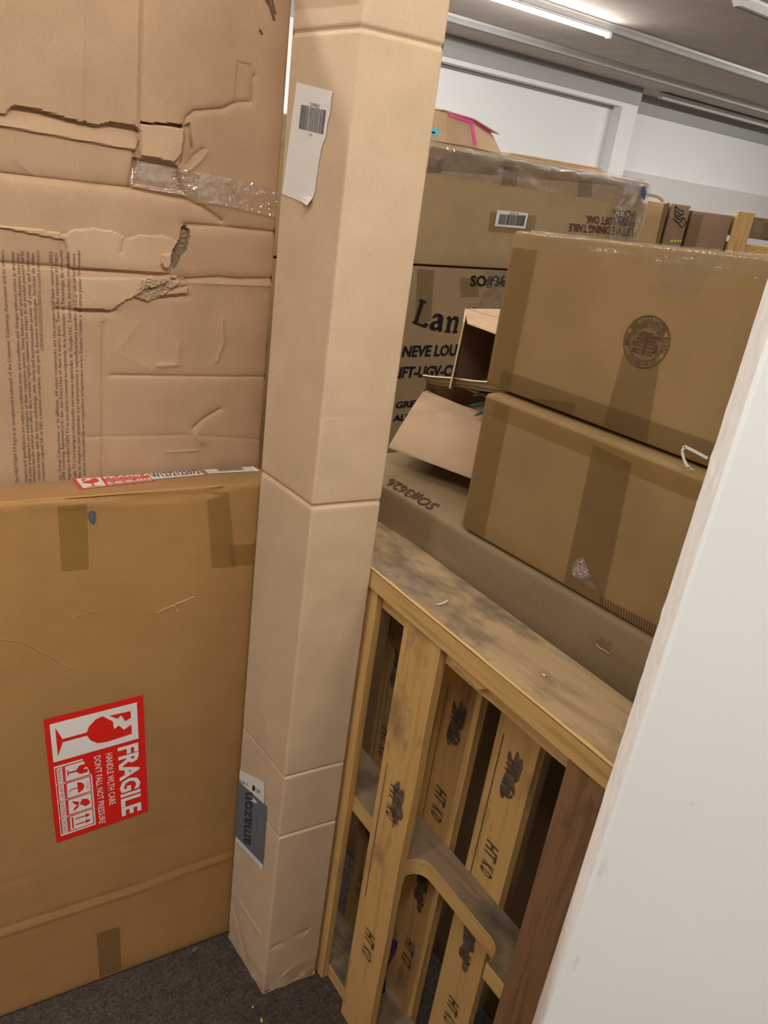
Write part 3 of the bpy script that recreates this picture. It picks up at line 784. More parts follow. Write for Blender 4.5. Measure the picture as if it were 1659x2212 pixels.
m.build('delivery_label', cT, label='grey and white delivery bag label wrapped round the edge')
m = MB(); PL.quad([(632, 22), (776, 8), (780, -30), (634, -20)], m, CLEAR, .0014, 14, 4, pix=True); m.build('packing_tape', cT, smooth=True, label='glossy clear tape near the top')
m = MB(); PR.text('SK', [PR.px(*p) for p in [(741, 585), (757, 584), (757, 574), (741, 575)]], m, INKF, .001) if False else None

# ================================================================== PALLET ON EDGE
pd = np.array([.085, 1.0]); pd /= np.linalg.norm(pd); pxd = np.array([pd[1], -pd[0]])
pO = np.array([.774, .84])
def PF(x, y, z): xy = pO+pxd*x+pd*y; return np.array([xy[0], xy[1], z])
YR = -.70; YL = .26
palT = thing('wooden_pallet', 'weathered wooden pallet standing on its edge behind the tall narrow box', 'pallet', PF(.065, (YR+YL)/2, 0))
def board(name, x0, x1, y0, y1, z0, z1, mat, step=.03, amp=.0015, label=None, prints=None, seed=0, ax='z'):
    m = MB()
    xs_, ys_, zs_ = [x0, x1], [y0, y1], [z0, z1]
    xs_ = lin(x0, x1, .03); ys_ = lin(y0, y1, step); zs_ = lin(z0, z1, step)
    def W(x, y, z, f):
        n = noise.noise(Vector((x*12+seed, y*12, z*5)))*amp
        ey = (1 if y > (y0+y1)/2 else -1)*n if ax == 'z' else 0
        ez = noise.noise(Vector((x*9+seed, y*9, z*8+3)))*amp if ax == 'y' else 0
        return PF(x+(n if x < (x0+x1)/2 else 0), y+(ey if y in (ys_[0], ys_[-1]) else 0), z+ez)
    def g(A, B, mk): m.grid([[W(*mk(a, b), 0) for a in A] for b in B], mat)
    g(ys_, zs_, lambda a, b: (x0, a, b)); g(ys_, zs_, lambda a, b: (x1, a, b))
    g(xs_, zs_, lambda a, b: (a, y0, b)); g(xs_, zs_, lambda a, b: (a, y1, b))
    g(xs_, ys_, lambda a, b: (a, b, z0)); g(xs_, ys_, lambda a, b: (a, b, z1))
    if prints: prints(m)
    return m.build(name, palT, label=label, bevel=.0015)
def front_panel(x): return Panel(PF(x, 0, 0), (*pd, 0), (0, 0, 1), (-pxd[0], -pxd[1], 0))
INKW = plain('worn_stamp_ink', (.085, .06, .045), .85, .1, .5, 90)
def ht_print(x, ya, yb, zlist, flip=False, mat=INKF, rules=True):
    def f(m):
        P = front_panel(x); w = yb-ya
        for k, z in enumerate(zlist):
            # stamp turned on its side: reading downwards
            a0 = ya+w*.30; a1 = ya+w*.62
            for s, dz, ln in (('HT', 0, .032), ('K D', -.045, .026)):
                z1 = z+dz; P.text(s, [(a0, z1-ln), (a0, z1), (a1, z1), (a1, z1-ln)][0:4] if False else [(a1, z1), (a1, z1-ln), (a0, z1-ln), (a0, z1)], m, mat, .0024, bold=.01)
            rr2 = random.Random(int(z*100)); pts = []
            cx, cz = ya+w*rr2.uniform(.35, .65), z-.03
            for i in range(44):
                an = i/44*6.283; r_ = .62+.55*noise.noise(Vector((math.cos(an)*2.2+z*9, math.sin(an)*2.2, x*50))); pts.append((cx+math.cos(an)*w*.27*r_, cz+math.sin(an)*.075*r_))
            if k % 2 == 0: P.poly(pts, m, INKF2, .0022)
        if rules:
            P.line([(yb-w*.18, zlist[0]+.03), (yb-w*.18, zlist[0]-.30)], .0016, m, INKB, .0022)
    return f
INKF2 = plain('grey_smudge', (.15, .11, .07), .85, .1, .5, 60)
board('top_rail', 0, .130, YR, YL, .980, 1.015, WOODT, .02, .0012, seed=1, ax='y')
m = MB(); FPN = front_panel(0)   # clean front edge of the top rail
m.grid([[PF(-.0015, y, z) for y in lin(YR, YL, .03)] for z in (.9805, 1.0135)], WOODH)
m.grid([[PF(x, y, 1.0156) for y in lin(YR, YL, .012)] if x < 0 else [PF(.002+.006*abs(noise.noise(Vector((y*14, 2, 2)))), y, 1.0166) for y in lin(YR, YL, .012)] for x in (-.0015, .004)], WOODH)
m.build('rail_edge', palT, label='clean yellow sawn front edge')
board('inner_rail', .019, .105, YR, YL, .945, .980, WOODH, .03, .002, seed=2, ax='y')
board('front_board', .003, .019, .004, .104, 0, .980, WOODL, .04, .001, seed=3)
board('front_board', .003, .019, -.173, -.079, 0, .978, WOODL, .03, .0018, prints=ht_print(.003, -.173, -.079, [.66, .30], mat=INKW), seed=4)
board('front_board', .003, .019, -.540, -.440, 0, .978, WOODD, .03, .003, seed=5, label='dark reddish front board')
for i, (a, b) in enumerate([(.005, .088), (-.182, -.084), (-.320, -.229), (-.62, -.52)]):
    board('back_board', .108, .124, a, b, 0, .978, WOODB if i == 0 else WOODL, .03, .0015, prints=ht_print(.108, a, b, [.80, .62, .40, .22], mat=INKW), seed=10+i)
# notched middle stringer (plan outline), and the bottom one
def stringer(name, z0, z1, notches, seed):
    x0, x1 = .019, .108; pts = [(x0, YR)]
    for (a, b) in notches:   # a<b
        r = .030; d = .036
        pts.append((x0, a-.0))
        for k in range(7): t = k/6*math.pi/2; pts.append((x0+d-r+r*math.sin(t)*1.0+(d-r)*0, a+r-r*math.cos(t)))
        for k in range(7): t = k/6*math.pi/2; pts.append((x0+d-r+r*math.cos(t), b-r+r*math.sin(t)))
        pts.append((x0, b))
    pts += [(x0, YL), (x1, YL), (x1, YR)]
    m = MB()
    top = [PF(x, y, z1) for x, y in pts]; bot = [PF(x, y, z0) for x, y in pts]; n = len(pts)
    m.add(top, [tuple(range(n))], WOODG); m.add(bot, [tuple(range(n))], WOODG)
    for i in range(n):
        j = (i+1) % n; m.add([top[i], top[j], bot[j], bot[i]], [(0, 1, 2, 3)], WOODH)
    return m.build(name, palT, bevel=.001)
stringer('middle_stringer', .482, .519, [(-.388, -.172)], 1)
stringer('bottom_stringer', 0, .038, [], 2)
m = MB()
m.tube([PF(.026, -.166, .482), PF(.024, -.166, .470), PF(.018, -.170, .462)], .0022, METAL, 6)
m.build('bent_nail', palT)
# chewed splinters under the top rail
for y0, ln in ((-.19, .085), (-.44, .06)):
    m = MB(); pts = [(y0, .980), (y0-.01, .962)]; rr = random.Random(int(abs(y0)*100))
    for k in range(6): pts.append((y0-.015-k*ln/6, .958+rr.uniform(-.004, .012)))
    pts.append((y0-ln-.01, .980))
    m.prism([PF(.006, y, z) for y, z in pts], np.array([*(pxd*.02), 0]), WOODH); m.build('splintered_edge', palT)

# ================================================================== LARGE FLAT BOX BEHIND THE PALLET
so = Carton((.908, 0, 0), 0, ((0, .95), (-.12, 1.16), (.86, 1.091)), r=.008, amp=.006, seed=31, step=.045)
soT = thing('long_cardboard_box', 'long dull brown box behind the pallet, carrying the stacked boxes on its top', 'cardboard box', (1.38, .52, .86))
un = Carton((1.03, 0, 0), 0, ((0, .80), (-.10, 1.12), (0, .855)), r=.008, amp=.006, seed=35, step=.08)
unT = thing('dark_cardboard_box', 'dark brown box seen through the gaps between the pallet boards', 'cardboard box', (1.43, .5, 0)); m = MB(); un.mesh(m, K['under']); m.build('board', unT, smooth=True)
SP = so.panel('-x'); ST = so.panel('top')
m = MB(); so.mesh(m, K['so'])
ST.text('SO#3626', [(956, 1094), (826, 1035), (850, 1030), (952, 1085)][0:4] if False else [ST.px(*p) for p in [(925, 1101), (836, 1052), (862, 1036), (960, 1089)]][::1] if False else [ST.px(*p) for p in [(955, 1090), (846, 1030), (832, 1047), (925, 1102)]], m, INKB, .0018, bold=.02)
m.build('board', soT, smooth=True)
m = MB(); SP.poly([(1290, 1385), (1297, 1376), (1306, 1378), (1311, 1386), (1322, 1383), (1324, 1392), (1314, 1397), (1318, 1408), (1304, 1401), (1296, 1396)], m, K['deep'], .0012, pix=True)
SP.line([(1290, 1390), (1297, 1398), (1306, 1402), (1318, 1410)], .0022, m, K['worn'], .002, pix=True); m.build('torn_spot', soT)
m = MB(); SP.quad([(-.1, 1.03), (1.14, 1.04), (1.14, 1.083), (-.1, 1.083)], m, FILM, .003, 60, 3)
m.build('stretch_film', soT, smooth=True)

# ================================================================== STACKED PAIR
s1 = Carton((.912, 0, 1.0935), 0, ((0, .42), (-.06, .806), (0, .238)), r=.007, amp=.003, seed=41, step=.04)
s2 = Carton((.936, 0, 1.3365), 0, ((0, .40), (-.05, .832), (0, .250)), r=.007, amp=.004, seed=47, step=.035)
s2.warp = lambda x, y, z: (z/.25)*(-.011+.055*max(0, .82-y))
t1 = thing('stacked_cardboard_box', 'lower box of the ochre brown pair stacked beside the white wall', 'cardboard box', (1.12, .37, 1.0935))
t2 = thing('stacked_cardboard_box', 'upper box of the ochre brown pair, printed with a round stamp', 'cardboard box', (1.14, .38, 1.3365))
P1 = s1.panel('-x'); P2 = s2.panel('-x')
def warped(P, face_w):
    base = P.at
    def at(a, b, off=.0006): return base(a, b+s2.warp(0, a, b), off)
    P.at = at
warped(P2, s2)
m = MB(); s1.mesh(m, K['stack'])
for k in range(22):
    x = 1298+k*5.6; y = 1288+k*2.9
    P1.line([(x, y), (x-2, y+22)], .0016, m, INKB, .001, pix=True)
m.build('board', t1, smooth=True)
m = MB(); P1.quad([(1217, 1262), (1302, 1308), (1365, 1000), (1282, 960)], m, TAPED, .0012, 6, 14, pix=True); m.build('packing_tape', t1, smooth=True)
m = MB(); P1.quad([(.802, .005), (.749, .005), (.749, .232), (.802, .232)], m, TAPE, .0014, 3, 12); m.build('packing_tape', t1, smooth=True)
m = MB(); P1.quad([(-.05, .205), (.78, .205), (.78, .232), (-.05, .232)], m, TAPE2, .0012, 30, 2); m.build('packing_tape', t1, smooth=True)
m = MB()
q = [P1.px(*p) for p in [(1262, 1262), (1300, 1292), (1262, 1200), (1240, 1216)]]
rows = []
for j in range(9):
    t = j/8; rows.append([P1.at(*lerpq(q, i/5, t), .003+.012*math.sin(t*3)*(1-i/6)) for i in range(6)])
m.grid(rows, FILM2); m.build('tape_end', t1, smooth=True, label='lifted clear tape end')
m = MB(); s2.mesh(m, K['stack'])
# round maker's stamp
cx, cy = P2.px(1397, 741); rad = .0335
def circ(r, n=64): return [(cx+math.cos(i/n*2*math.pi)*r, cy+math.sin(i/n*2*math.pi)*r) for i in range(n+1)]
P2.line(circ(rad), .0014, m, INKB, .0014); P2.line(circ(rad*.74), .0010, m, INKB, .0014)
def arc_text(txt, r, a0, a1, h, up=1):
    for i, ch in enumerate(txt):
        if ch == ' ': continue
        an = a0+(a1-a0)*(i+.5)/len(txt); w = abs(a1-a0)/len(txt)*r*.36
        # panel a-axis runs to the viewer's left, so mirror to keep the letters readable
        c = np.array([cx-math.cos(an)*r, cy+math.sin(an)*r]); rt = np.array([-math.sin(an), -math.cos(an)])*up; upv = np.array([-math.cos(an), math.sin(an)])*up
        P2.text(ch, [c-rt*w-upv*h, c+rt*w-upv*h, c+rt*w+upv*h, c-rt*w+upv*h], m, INKB, .0014, bold=.02)
arc_text('MINH NGA CORRUGATED BOARD', rad*.87, math.radians(200), math.radians(-20), .0028)
arc_text('PACKAGING CO. LTD', rad*.87, math.radians(225), math.radians(315), .0026, -1)
arc_text('CONTAINER BOX MAKER', rad*.62, math.radians(170), math.radians(10), .0019)
def sb(x0, y0, x1, y1): P2.quad([(cx-x0*rad, cy+y0*rad), (cx-x1*rad, cy+y0*rad), (cx-x1*rad, cy+y1*rad), (cx-x0*rad, cy+y1*rad)], m, INKB, .0014)
sb(-.40, .18, .50, .28); sb(-.42, .03, .44, .12); sb(-.08, -.5, .06, .2); sb(-.3, .32, .25, .37)
for k, y in enumerate((-.08, -.22, -.36, -.48)): sb(-.58+.05*k, y, -.16, y+.05); sb(.14, y, .56-.05*k, y+.05)
sb(-.58, -.22, -.38, -.05); sb(.38, -.35, .56, -.1); sb(-.52, -.48, -.4, -.3)
m.build('board', t2, smooth=True)
m = MB(); P2.quad([(1300, 935), (1393, 975), (1440, 700), (1370, 690)], m, TAPED, .0012, 6, 12, pix=True); m.build('packing_tape', t2, smooth=True)
m = MB(); P2.quad([(1135, 895), (1238, 905), (1245, 870), (1135, 860)], m, TAPED, .0012, 4, 3, pix=True); m.build('packing_tape', t2, smooth=True)
m = MB(); P2.quad([(.828, .005), (.777, .005), (.777, .225), (.828, .225)], m, TAPE, .0014, 3, 12); m.build('packing_tape', t2, smooth=True)
m = MB(); P2.quad([(-.04, .004), (.80, .004), (.80, .034), (-.04, .034)], m, TAPED, .0016, 30, 2); m.build('packing_tape', t2, smooth=True)
m = MB()   # film over the top edge, and a see-through diagonal band
T2 = s2.panel('top')
rows = []
for j in range(16):
    t = j/15; row = []
    for i in range(80):
        y = .81-.85*i/79; nn = noise.noise(Vector((y*22, t*5, 3)))
        if t < .5: p = P2.at(y, .225+.025*(t*2), .003+.002*nn)
        else: p = T2.at(.30*(t-.5)*2, y, .003+.002*nn+s2.warp(0, y, .25))
        row.append(p)
    rows.append(row)
m.grid(rows, FILM); P2.quad([(1395, 640), (1500, 640), (1560, 545), (1440, 535)], m, FILM, .004, 8, 8, pix=True)
m.build('stretch_film', t2, smooth=True)
# white plastic strap caught in the gap
pth = [onplane(x, y, (1, 0, 0), .903) for x, y in [(1528, 990), (1502, 976), (1478, 964), (1473, 975), (1476, 990), (1482, 1003), (1489, 1013)]]
m = MB()
for i in range(len(pth)-1):
    a, b = pth[i], pth[i+1]; d = b-a; nrm = np.cross(d, [1, 0, 0]); nrm /= np.linalg.norm(nrm)
    m.prism([a-nrm*.0017, b-nrm*.0017, b+nrm*.0017, a+nrm*.0017], (.0012, 0, 0), STRAPW)
b0 = pth[-1]; m.prism([b0+np.array(v) for v in ((0, -.003, 0), (.009, -.003, -.002), (.009, .003, -.002), (0, .003, 0))], (0, 0, .0015), STRAPW)
tag(m.build('plastic_strap', loc=pth[-1]), 'loose bent white plastic strap poking from the gap between the stacked boxes', 'strap')

# ================================================================== OPEN CARTONS AND PLANT BETWEEN
zb = 1.0975
loT = thing('open_carton', 'open carton with a wide pinkish flap hanging forward over the long box', 'cardboard box', (1.5, 1.16, zb))
m = MB(); x0, x1, y0, y1, zt = 1.315, 1.72, .86, 1.365, 1.152; th = .004
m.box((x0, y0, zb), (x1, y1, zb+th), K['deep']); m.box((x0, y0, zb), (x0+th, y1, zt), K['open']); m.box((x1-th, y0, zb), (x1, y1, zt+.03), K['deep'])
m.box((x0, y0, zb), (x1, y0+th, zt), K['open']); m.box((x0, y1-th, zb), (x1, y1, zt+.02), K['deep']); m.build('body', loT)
m = MB(); h0 = onplane(914, 845, (0, 0, 1), 1.152); h1 = onplane(1090, 908, (0, 0, 1), 1.152); e0 = onplane(840, 963, (0, 0, 1), 1.138); e1 = onplane(1070, 1049, (0, 0, 1), 1.128)
rows = []
for j in range(9):
    t = j/8; dz = .004*math.sin(t*math.pi)
    rows.append([h0*(1-t)*(1-s)+h1*(1-t)*s+e0*t*(1-s)+e1*t*s+np.array([0, 0, dz]) for s in [i/10 for i in range(11)]])
m.grid(rows, K['open']); m.grid([[p-np.array([0, 0, .004]) for p in r] for r in rows], K['open'])
for edge in (rows[-1], [r[0] for r in rows], [r[-1] for r in rows]): m.grid([edge, [p-np.array([0, 0, .004]) for p in edge]], K['worn'])
fl = Panel(h0, (h1-h0)/np.linalg.norm(h1-h0), (e0-h0)/np.linalg.norm(e0-h0), (0, 0, 1))
m.line = None
m.build('flap', loT, smooth=False)
upT = thing('open_carton', 'torn open carton with a dark empty inside, lying on its side behind the flap', 'cardboard box', (1.56, 1.05, 1.18))
m = MB(); x0, x1, y0, y1, z0, z1 = 1.325, 1.75, .84, 1.275, 1.190, 1.372
def slab(lo, hi, a, b): m.box(lo, hi, a)
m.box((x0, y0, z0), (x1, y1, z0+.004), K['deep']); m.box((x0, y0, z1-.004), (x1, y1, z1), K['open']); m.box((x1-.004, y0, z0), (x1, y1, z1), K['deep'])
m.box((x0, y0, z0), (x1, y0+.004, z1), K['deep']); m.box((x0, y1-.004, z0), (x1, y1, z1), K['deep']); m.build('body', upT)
def flapq(q, name, par, mat, th=.004):
    m = MB(); a, b, c, d = map(lambda t: np.asarray(t, float), q); n = np.cross(b-a, d-a); n = n/np.linalg.norm(n)*th
    rows = [[(a*(1-s)+b*s)*(1-t)+(d*(1-s)+c*s)*t+.003*noise.noise(Vector((s*3, t*3, a[2]*9))) for s in [i/8 for i in range(9)]] for t in [j/5 for j in range(6)]]
    m.grid(rows, mat); m.grid([[p+n for p in r] for r in rows], mat)
    for e in (rows[0], rows[-1], [r[0] for r in rows], [r[-1] for r in rows]): m.grid([e, [p+n for p in e]], K['worn'])
    return m.build(name, par)
flapq([(1.325, 1.28, 1.370), (1.325, .84, 1.370), (1.24, .82, 1.345), (1.262, 1.205, 1.356)], 'flap', upT, K['open'])
flapq([(1.325, 1.275, 1.182), (1.285, 1.245, 1.19), (1.285, 1.235, 1.35), (1.325, 1.275, 1.368)], 'flap', upT, K['so'])
flapq([(1.300, 1.362, 1.191), (1.300, 1.10, 1.240), (1.318, 1.10, 1.218), (1.318, 1.362, 1.172)], 'flap', loT, K['so'])
# artificial plant
plT = thing('leafy_plant', 'dark green leafy plant sticking out between the open carton and the stacked boxes', 'plant', (1.30, 1.02, 1.15))
def leaf(p0, p1, w, droop, name='leaf'):
    w *= 1.7
    m = MB(); p0 = np.array(p0, float); p1 = np.array(p1, float); d = p1-p0; s = np.cross(d, [0, 0, 1.]); s /= np.linalg.norm(s)
    L = []; M_ = []; R = []
    for i in range(11):
        t = i/10; c = p0+d*t+np.array([0, 0, -droop*t*t]); ww = w*math.sin(math.pi*min(1, .08+t*.92))**.8*(1-.25*t)
        L.append(c+s*ww+np.array([0, 0, .15*ww])); M_.append(c); R.append(c-s*ww+np.array([0, 0, .15*ww]))
    m.grid([L, M_, R], LEAF); o = m.build(name, plT, smooth=True); sm = o.modifiers.new('thick', 'SOLIDIFY'); sm.thickness = .0008; return o
Lp = lambda x, y, z: onplane(x, y, (0, 0, 1), z)
leaf(Lp(1075, 868, 1.185), Lp(1012, 876, 1.170), .008, 0); leaf(Lp(1080, 880, 1.18), Lp(1022, 899, 1.158), .0075, 0)
leaf(Lp(1085, 838, 1.21), Lp(1022, 855, 1.19), .010, 0); leaf(Lp(1090, 845, 1.21), Lp(1024, 842, 1.20), .009, 0)
leaf(Lp(1075, 835, 1.215), Lp(1040, 815, 1.225), .009, 0)
m = MB().tube([Lp(1100, 880, 1.16), Lp(1088, 862, 1.19), Lp(1070, 835, 1.215)], .003, LEAF, 8); m.build('stem', plT)

# ================================================================== DINING TABLE BOX + LOUNGE BOX
YB = 2.0
lb = Carton((0, YB, 0), 0, ((1.15, 3.0), (.01, .80), (0, 1.368)), r=.008, amp=.004, seed=61, step=.08)
lt = Carton((0, YB, 0), 0, ((1.15, 3.030), (0, .85), (1.374, 1.748)), r=.008, amp=.004, seed=67, step=.06)
lbT = thing('printed_cardboard_box', 'brown box lettered in large black print, under the upside-down dining table box', 'cardboard box', (2.07, 2.4, 0))
ltT = thing('dining_table_box', 'long brown box with upside-down lettering, wrapped in clear film', 'cardboard box', (2.09, 2.42, 1.374))
BP = lb.panel('-y'); TPp = lt.panel('-y')
m = MB(); lb.mesh(m, K['lounge'])
BP.text('SO#3626', [BP.px(*p) for p in [(1014, 621), (1118, 621), (1116, 594), (1016, 594)]], m, INK, .0042, bold=.03)
BP.text('NEVE LOUNGE', [BP.px(*p) for p in [(866, 771), (1030, 767), (1034, 741), (872, 746)]], m, INK, .0042, bold=.03)
BP.text('LIFT-UGV-CH', [BP.px(*p) for p in [(846, 817), (986, 811), (990, 786), (852, 792)]], m, INK, .0042, bold=.03)
BP.text('GREY', [BP.px(*p) for p in [(852, 882), (908, 876), (910, 862), (854, 867)]], m, INK, .0042, bold=.03)
BP.text('ALL', [BP.px(*p) for p in [(847, 910), (884, 906), (886, 892), (849, 896)]], m, INK, .0042, bold=.03)
def G(pts, off=.0042): BP.poly([BP.px(830+x/5.03, 640+y/5.03) for x, y in pts], m, INK, off)
# heavy serif word, traced as shapes
G([(378, 30), (395, 28), (450, 52), (460, 60), (450, 72), (425, 72), (355, 288), (415, 300), (440, 285), (458, 290), (472, 308), (448, 342), (302, 288), (302, 268), (322, 264), (388, 62), (376, 48)])
G([(520, 215), (545, 190), (590, 184), (622, 200), (636, 228), (616, 345), (626, 362), (600, 382), (575, 372), (572, 352), (540, 372), (505, 362), (484, 338), (490, 300), (520, 272), (575, 262), (580, 232), (562, 216), (548, 222), (540, 238), (524, 236)])
m2 = None
BP.poly([BP.px(830+x/5.03, 640+y/5.03) for x, y in [(540, 300), (572, 288), (568, 328), (545, 340), (532, 325)]], m, K['lounge'], .0048)
G([(672, 225), (700, 210), (712, 216), (722, 240), (748, 216), (780, 212), (800, 236), (800, 262), (775, 368), (790, 380), (770, 398), (735, 396), (733, 376), (745, 370), (765, 262), (755, 246), (735, 256), (716, 290), (702, 362), (712, 375), (705, 392), (650, 388), (648, 372), (664, 362), (684, 248), (670, 240)])
G([(935, 150), (945, 128), (975, 118), (990, 122), (990, 160), (960, 164), (940, 160)]); G([(1016, 160), (1030, 128), (1055, 126), (1070, 148), (1062, 172), (1025, 176)])
G([(1090, 205), (1100, 185), (1125, 176), (1150, 190), (1155, 210)]); G([(1165, 190), (1180, 172), (1215, 172), (1225, 192)]); G([(1262, 190), (1285, 160), (1300, 166), (1300, 200)])
m.build('board', lbT, smooth=True)
for q in ([(995, 642), (1034, 641), (1032, 600), (992, 600)],):
    m = MB(); BP.quad(q, m, TAPE, .0026, 3, 3, pix=True); m.build('packing_tape', lbT)
m = MB(); BP.quad([(895, 700), (930, 694), (938, 585), (902, 580)], m, TAPED, .0026, 3, 6, pix=True); m.build('packing_tape', lbT)
m = MB()
rows = []
for j in range(16):
    t = j/15
    rows.append([BP.at(*BP.px(1040+70*s+8*math.sin(t*6+s*4), 585+95*t), .006+.006*noise.noise(Vector((s*9, t*4, 1)))) for s in [i/14 for i in range(15)]])
m.grid(rows, FILM2); m.build('stretch_film', lbT, smooth=True)
m = MB(); lt.mesh(m, K['lift'])
TPp.text('LIFT V1E DINING TABLE', [TPp.px(*p) for p in [(1366, 492), (1229, 482), (1228, 499), (1365, 511)]], m, INKB, .0042, bold=.02)
TPp.text('FINISH: LOFT OAK', [TPp.px(*p) for p in [(1370, 472), (1266, 465), (1265, 482), (1369, 490)]], m, INKB, .0042, bold=.02)
TPp.text('1PC/CTN', [TPp.px(*p) for p in [(1373, 455), (1325, 452), (1324, 469), (1371, 472)]], m, INKB, .0042, bold=.02)
m.build('board', ltT, smooth=True)
def lq(q, mat=TAPE, off=.003, nm='packing_tape', lab=None):
    m = MB(); TPp.quad(q, m, mat, off, 4, 4, pix=True); return m.build(nm, ltT, label=lab)
lq([(922, 366), (1404, 408), (1404, 392), (930, 316)], TAPED); lq([(1082, 400), (1114, 402), (1118, 362), (1086, 358)]); lq([(1247, 424), (1277, 425), (1280, 392), (1250, 388)])
lq([(922, 373), (952, 374), (957, 345), (925, 340)]); lq([(1052, 500), (1152, 506), (1158, 466), (1058, 456)], TAPE2)
m = MB(); TPp.quad([(1066, 488), (1132, 494), (1139, 460), (1072, 453)], m, WHITE, .004, pix=True)
barcode(TPp, [TPp.px(*p) for p in [(1073, 484), (1128, 488), (1133, 465), (1077, 462)]], m, INK, 22, off=.0055)
TPp.text('0003361148', [TPp.px(*p) for p in [(1098, 462), (1116, 463), (1117, 459), (1098, 458)]], m, INK, .0055); m.build('barcode_label', ltT, label='white barcode label')
m = MB(); rows = []   # film down the right corner and along the top edge
for j in range(40):
    t = j/39; z = 1.40+.355*t; row = []
    for i in range(60):
        s = i/59; x = 2.80+.30*s; nn = noise.noise(Vector((x*16, z*11, 2)))+.5*noise.noise(Vector((x*40, z*24, 5)))
        if x < 3.035: row.append(lt.W(x, -.012-.014*nn, z))
        else: row.append(lt.W(3.045+.012*nn, (x-3.035)*3-.01, z))
    rows.append(row)
m.grid(rows, FILM2); m.build('stretch_film', ltT, smooth=True, label='crumpled clear film on the corner')
m = MB(); rows = []
for j in range(14):
    t = j/13; row = []
    for i in range(150):
        x = 1.2+1.84*i/149; nn = noise.noise(Vector((x*14, t*4, 7)))+.5*noise.noise(Vector((x*50, t*9, 7)))
        row.append(lt.W(x, -.006-.006*nn, 1.655+.095*t*1.6) if t < .6 else lt.W(x, (t-.6)*1.2, 1.752+.004*nn+.004))
    rows.append(row)
m.grid(rows, FILM3); m.build('stretch_film', ltT, smooth=True, label='clear film pulled over the top edge')
m = MB(); TPp.poly([(1376, 412), (1381, 400), (1386, 404), (1388, 414), (1384, 430), (1377, 424)], m, NAVY, .02, pix=True); m.build('blue_sticker', ltT)

# pink taped box on top ------------------------------------------------------
pT = thing('pink_taped_box', 'small pale box with bright pink tape, sitting on the film-wrapped dining table box', 'cardboard box', (2.05, 2.3, 1.756))
zb_, zt_ = 1.756, 1.845
fp = [(1.70, 2.26), (1.955, 2.10), (2.085, 2.085), (2.275, 2.14), (2.10, 2.50), (1.80, 2.55)]
cx_, cy_ = 1.98, 2.28
tp_ = [(cx_+(x-cx_)*.86-.01, cy_+(y-cy_)*.9) for x, y in fp]
zt2 = [1.846, 1.852, 1.840, 1.815, 1.835, 1.85]
m = MB(); n = len(fp)
m.add([(x, y, zb_) for x, y in fp]+[(x, y, z) for (x, y), z in zip(tp_, zt2)], [tuple(range(n)), tuple(range(n, 2*n))]+[(i, (i+1) % n, n+(i+1) % n, n+i) for i in range(n)], K['pinkbox']); m.build('board', pT, bevel=.004)
def pw(i, s, t, off=.002):
    a = np.array([*fp[i], zb_]); b = np.array([*fp[i+1], zb_]); c = np.array([*tp_[i+1], zt2[i+1]]); d = np.array([*tp_[i], zt2[i]])
    p = (a*(1-s)+b*s)*(1-t)+(d*(1-s)+c*s)*t; nn = np.cross(b-a, d-a); nn /= np.linalg.norm(nn); return p+nn*off
def pq(m, i, s0, s1, t0, t1, mat, off=.002): m.add([pw(i, s0, t0, off), pw(i, s1, t0, off), pw(i, s1, t1, off), pw(i, s0, t1, off)], [(0, 1, 2, 3)], mat)
m = MB(); pq(m, 1, .05, 1, .86, 1.0, PINK, .003); pq(m, 1, .88, 1.0, .12, 1.0, PINK, .0035); pq(m, 2, 0, .85, .92, 1.03, PINK, .003); m.build('pink_tape', pT)
m = MB(); pq(m, 0, .70, .90, .18, .42, CYAN); pq(m, 0, .74, .86, .24, .30, INK, .003); m.build('cyan_sticker', pT)
m = MB(); m.add([(tp_[1][0]-.02, tp_[1][1], 1.855), (tp_[2][0], tp_[2][1]-.01, 1.846), (tp_[3][0]+.02, tp_[3][1]-.01, 1.822), (2.05, 2.35, 1.872), (1.9, 2.4, 1.872)], [(0, 1, 2, 3, 4)], K['pinkbox'])
o = m.build('lid_flap', pT); sm = o.modifiers.new('t', 'SOLIDIFY'); sm.thickness = .004
# folded flat board sheets
def fs(a, b, c): return np.array([2.50+.50*a+.07*b, 2.33-.13*a+.28*b, 1.758+c])
m = MB()
for k in range(3):
    m.add([fs(x, y, z) for x in (0+.02*k, 1-.03*k) for y in (0, 1) for z in (k*.008+ .0005, k*.008+.007+.003*x if False else k*.008+.0075)], [(0, 1, 3, 2), (4, 6, 7, 5), (0, 4, 5, 1), (2, 3, 7, 6), (0, 2, 6, 4), (1, 5, 7, 3)], K['pinkbox'])
tag(m.build('flattened_carton', loc=fs(.5, .5, 0), bevel=.001), 'flattened pale carton lying on top of the dining table box near its right end', 'cardboard')

# ================================================================== FAR CARTONS (upper right)
FN = np.array([.68, .733, 0]); FN /= np.linalg.norm(FN); FD = 3.75; FE = np.array([FN[1], -FN[0], 0])
def fpt(px, py): return onplane(px, py, FN, FD)
def farbox(name, label, pL, pR, top, depth, mat, zb0=1.12, extra=None, dd=0.):
    a = fpt(*pL); b = fpt(*pR); a = a+FN*dd; w = (b-a+FN*dd*0).dot(FE)
    c = Carton((a[0], a[1], zb0), math.atan2(FE[1], FE[0]), ((0, w), (0, depth), (0, top-zb0)), r=.006, amp=.006, seed=len(label), step=.06)
    # ey must point away from the camera
    t = thing(name, label, 'cardboard box', tuple(c.W(w/2, depth/2, 0))); m = MB(); c.mesh(m, mat); m.build('board', t, smooth=True); return t, c
base = fpt(1500, 470)
cw = Carton((fpt(1380, 470)[0], fpt(1380, 470)[1], 0), math.atan2(FE[1], FE[0]), ((-.1, 1.5), (.0, .7), (0, 1.118)), r=.006, amp=.004, seed=90, step=.1)
